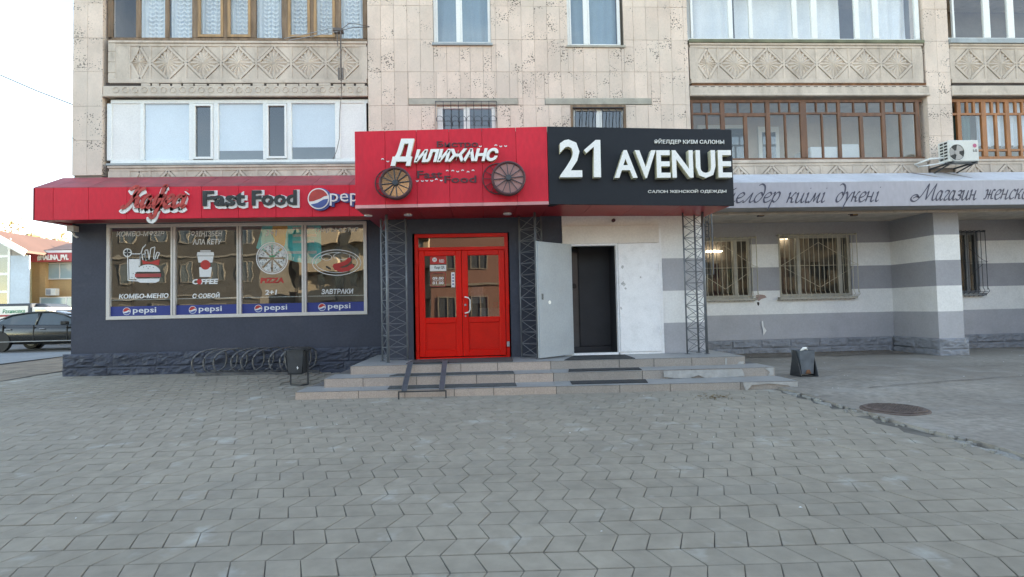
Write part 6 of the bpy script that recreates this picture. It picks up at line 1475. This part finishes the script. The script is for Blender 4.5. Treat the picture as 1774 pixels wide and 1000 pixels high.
# trees
LEAF = mat('sunlit_dry_leaf', (.42, .30, .15), .8, var=.3, scale=2, island=.35)
LEAF2 = mat('green_leaf', (.07, .095, .035), .8, var=.3, scale=2, island=.35)
BARK = mat('bark', (.10, .08, .06), .9, var=.2)
def tree(x, y, h, r, n, label, lm, seed=0, group=None, leaf=.22):
    rs = random.Random(seed); t_ = thing('tree', label, 'tree', (x, y, 0), group); mb = MB()
    mb.tube([(x, y, 0), (x+.1, y, h*.3), (x, y+.1, h*.6), (x, y, h*.9)], [.22, .16, .10, .03], 7)
    ends = []
    for k in range(26):
        a = rs.random()*2*pi; z0 = h*rs.uniform(.35, .85); l = r*rs.uniform(.5, 1.0); q = (x+l*cos(a), y+l*sin(a), min(h, z0+l*rs.uniform(.2, .8)))
        mb.tube([(x, y, z0), (x+.5*l*cos(a), y+.5*l*sin(a), (z0+q[2])/2-.05*l), q], [.06, .04, .012], 5); ends.append(q)
        for s_ in range(3):
            b = a+rs.uniform(-1, 1); l2 = l*.4; q2 = (q[0]*.7+x*.3+l2*cos(b), q[1]*.7+y*.3+l2*sin(b), q[2]+l2*rs.uniform(-.1, .6)); mb.tube([(q[0]*.7+x*.3, q[1]*.7+y*.3, (q[2]*.7+z0*.3)), q2], [.02, .008], 4); ends.append(q2)
    part('trunk', mb, BARK, t_)
    mb = MB()
    for k in range(n):
        e = rs.choice(ends); g_ = r*.14; p = Vector((e[0]+rs.gauss(0, g_), e[1]+rs.gauss(0, g_), e[2]+rs.gauss(0, g_)))
        d1 = Vector((rs.gauss(0, 1), rs.gauss(0, 1), rs.gauss(0, 1))).normalized()*leaf*rs.uniform(.5, 1.2); d2 = d1.cross(Vector((rs.gauss(0, 1), rs.gauss(0, 1), rs.gauss(0, 1)))).normalized()*leaf*.5
        mb.add([p-d1, p+d2, p+d1, p-d2], [(0, 1, 2, 3)])
    part('crown', mb, lm, t_, fix=False)
    return t_
for i, (px, py, Y, h_, r_) in enumerate(((88, 403, 62, 0, 2.4), (70, 412, 66, 0, 2.6), (105, 410, 64, 0, 1.8), (20, 398, 75, 0, 4))):
    X, Z = at_y(px, py, Y); tree(X, Y, Z, r_, 900, ['small pale tree above the roof ridge, the clearest of the group', 'pale bushy tree behind the roof, left of the clearest tree', 'pale tree closest to the building corner behind the roof', 'hazy wide tree at the left edge behind the gabled roof'][i], LEAF, i, 'pale trees beyond the roofs', .3)

# ------------------------------------------------------------------ the far side of the street (seen in the window reflections)
PINKP = mat('pink_plaster', (.15, .085, .07), .85, var=.08, scale=.5)
CRP = mat('cream_block_wall', (.25, .215, .165), .85, var=.10, scale=.4)
GRB = mat('grey_brick', (.05, .048, .044), .9, var=.15, scale=.6, stretch=(1, 1, 4))
DIMF = mat('dim_window_frame', (.16, .15, .13), .6)
GREYB = mat('dark_pane', (.05, .06, .07), .1)
def block(label, x0, x1, y, h, mt, floors, nw, balc=False, band=DIMF):
    b_ = thing('street_block', label, 'building', ((x0+x1)/2, y, 0))
    part('wall', MB().box(x0, x1, y-10, y, 0, h), mt, b_)
    fh = h/floors; mb = MB()
    for f in range(1, floors+1): mb.box(x0-.05, x1+.05, y, y+.12, f*fh-.18, f*fh-.04)
    part('cornice', mb, band, b_)
    wm = MB(); n_ = 0
    base_w = None
    for f in range(floors):
        for i in range(nw):
            cx = x0+(x1-x0)*(i+.5)/nw; z0 = f*fh+.9; z1 = z0+1.5
            if base_w is None:
                wd = min(1.6, (x1-x0)/nw*.55)
                fm = MB(); t = .07
                fm.box(-wd/2, wd/2, 0, .06, 0, t).box(-wd/2, wd/2, 0, .06, 1.5-t, 1.5)
                for q in (-wd/2, 0, wd/2-t): fm.box(q, q+t, 0, .06, t, 1.5-t)
                me = fm.mesh('window'); me.materials.append(DIMF); pm_ = MB().box(-wd/2, wd/2, .002, .02, 0, 1.5).mesh('pane'); pm_.materials.append(GREYB); base_w = (me, pm_)
            o = bpy.data.objects.new('window', base_w[0]); COL.objects.link(o); o.parent = b_; o.location = Vector((cx, y+.01, z0))-b_.location
            p = bpy.data.objects.new('pane', base_w[1]); COL.objects.link(p); p.parent = o
            if balc and f > 0 and i % 3 == 1:
                part('balcony', MB().box(cx-1.6, cx+1.6, y, y+1.1, z0-.9, z0-.75).box(cx-1.6, cx+1.6, y+1.04, y+1.1, z0-.75, z0+.25).box(cx-1.6, cx-1.54, y, y+1.04, z0-.75, z0+.25).box(cx+1.54, cx+1.6, y, y+1.04, z0-.75, z0+.25), [CRP, mt][(i+f) % 2], b_)
    return b_
block('grey brick block across the street, seen reflected in the left shop panes', -42, -16.5, -17, 12, GRB, 4, 12, False)
block('sunlit cream block with balconies across the street, seen reflected in the right shop panes', -16.4, -4.5, -24, 15, CRP, 6, 8, True)
block('low pink building across the street, seen reflected in the red door', -3.5, 16, -15, 6.6, PINKP, 2, 9)
block('pale block across the street on the right, seen reflected in the right windows', 18, 50, -24, 14, CRP, 5, 12, True)
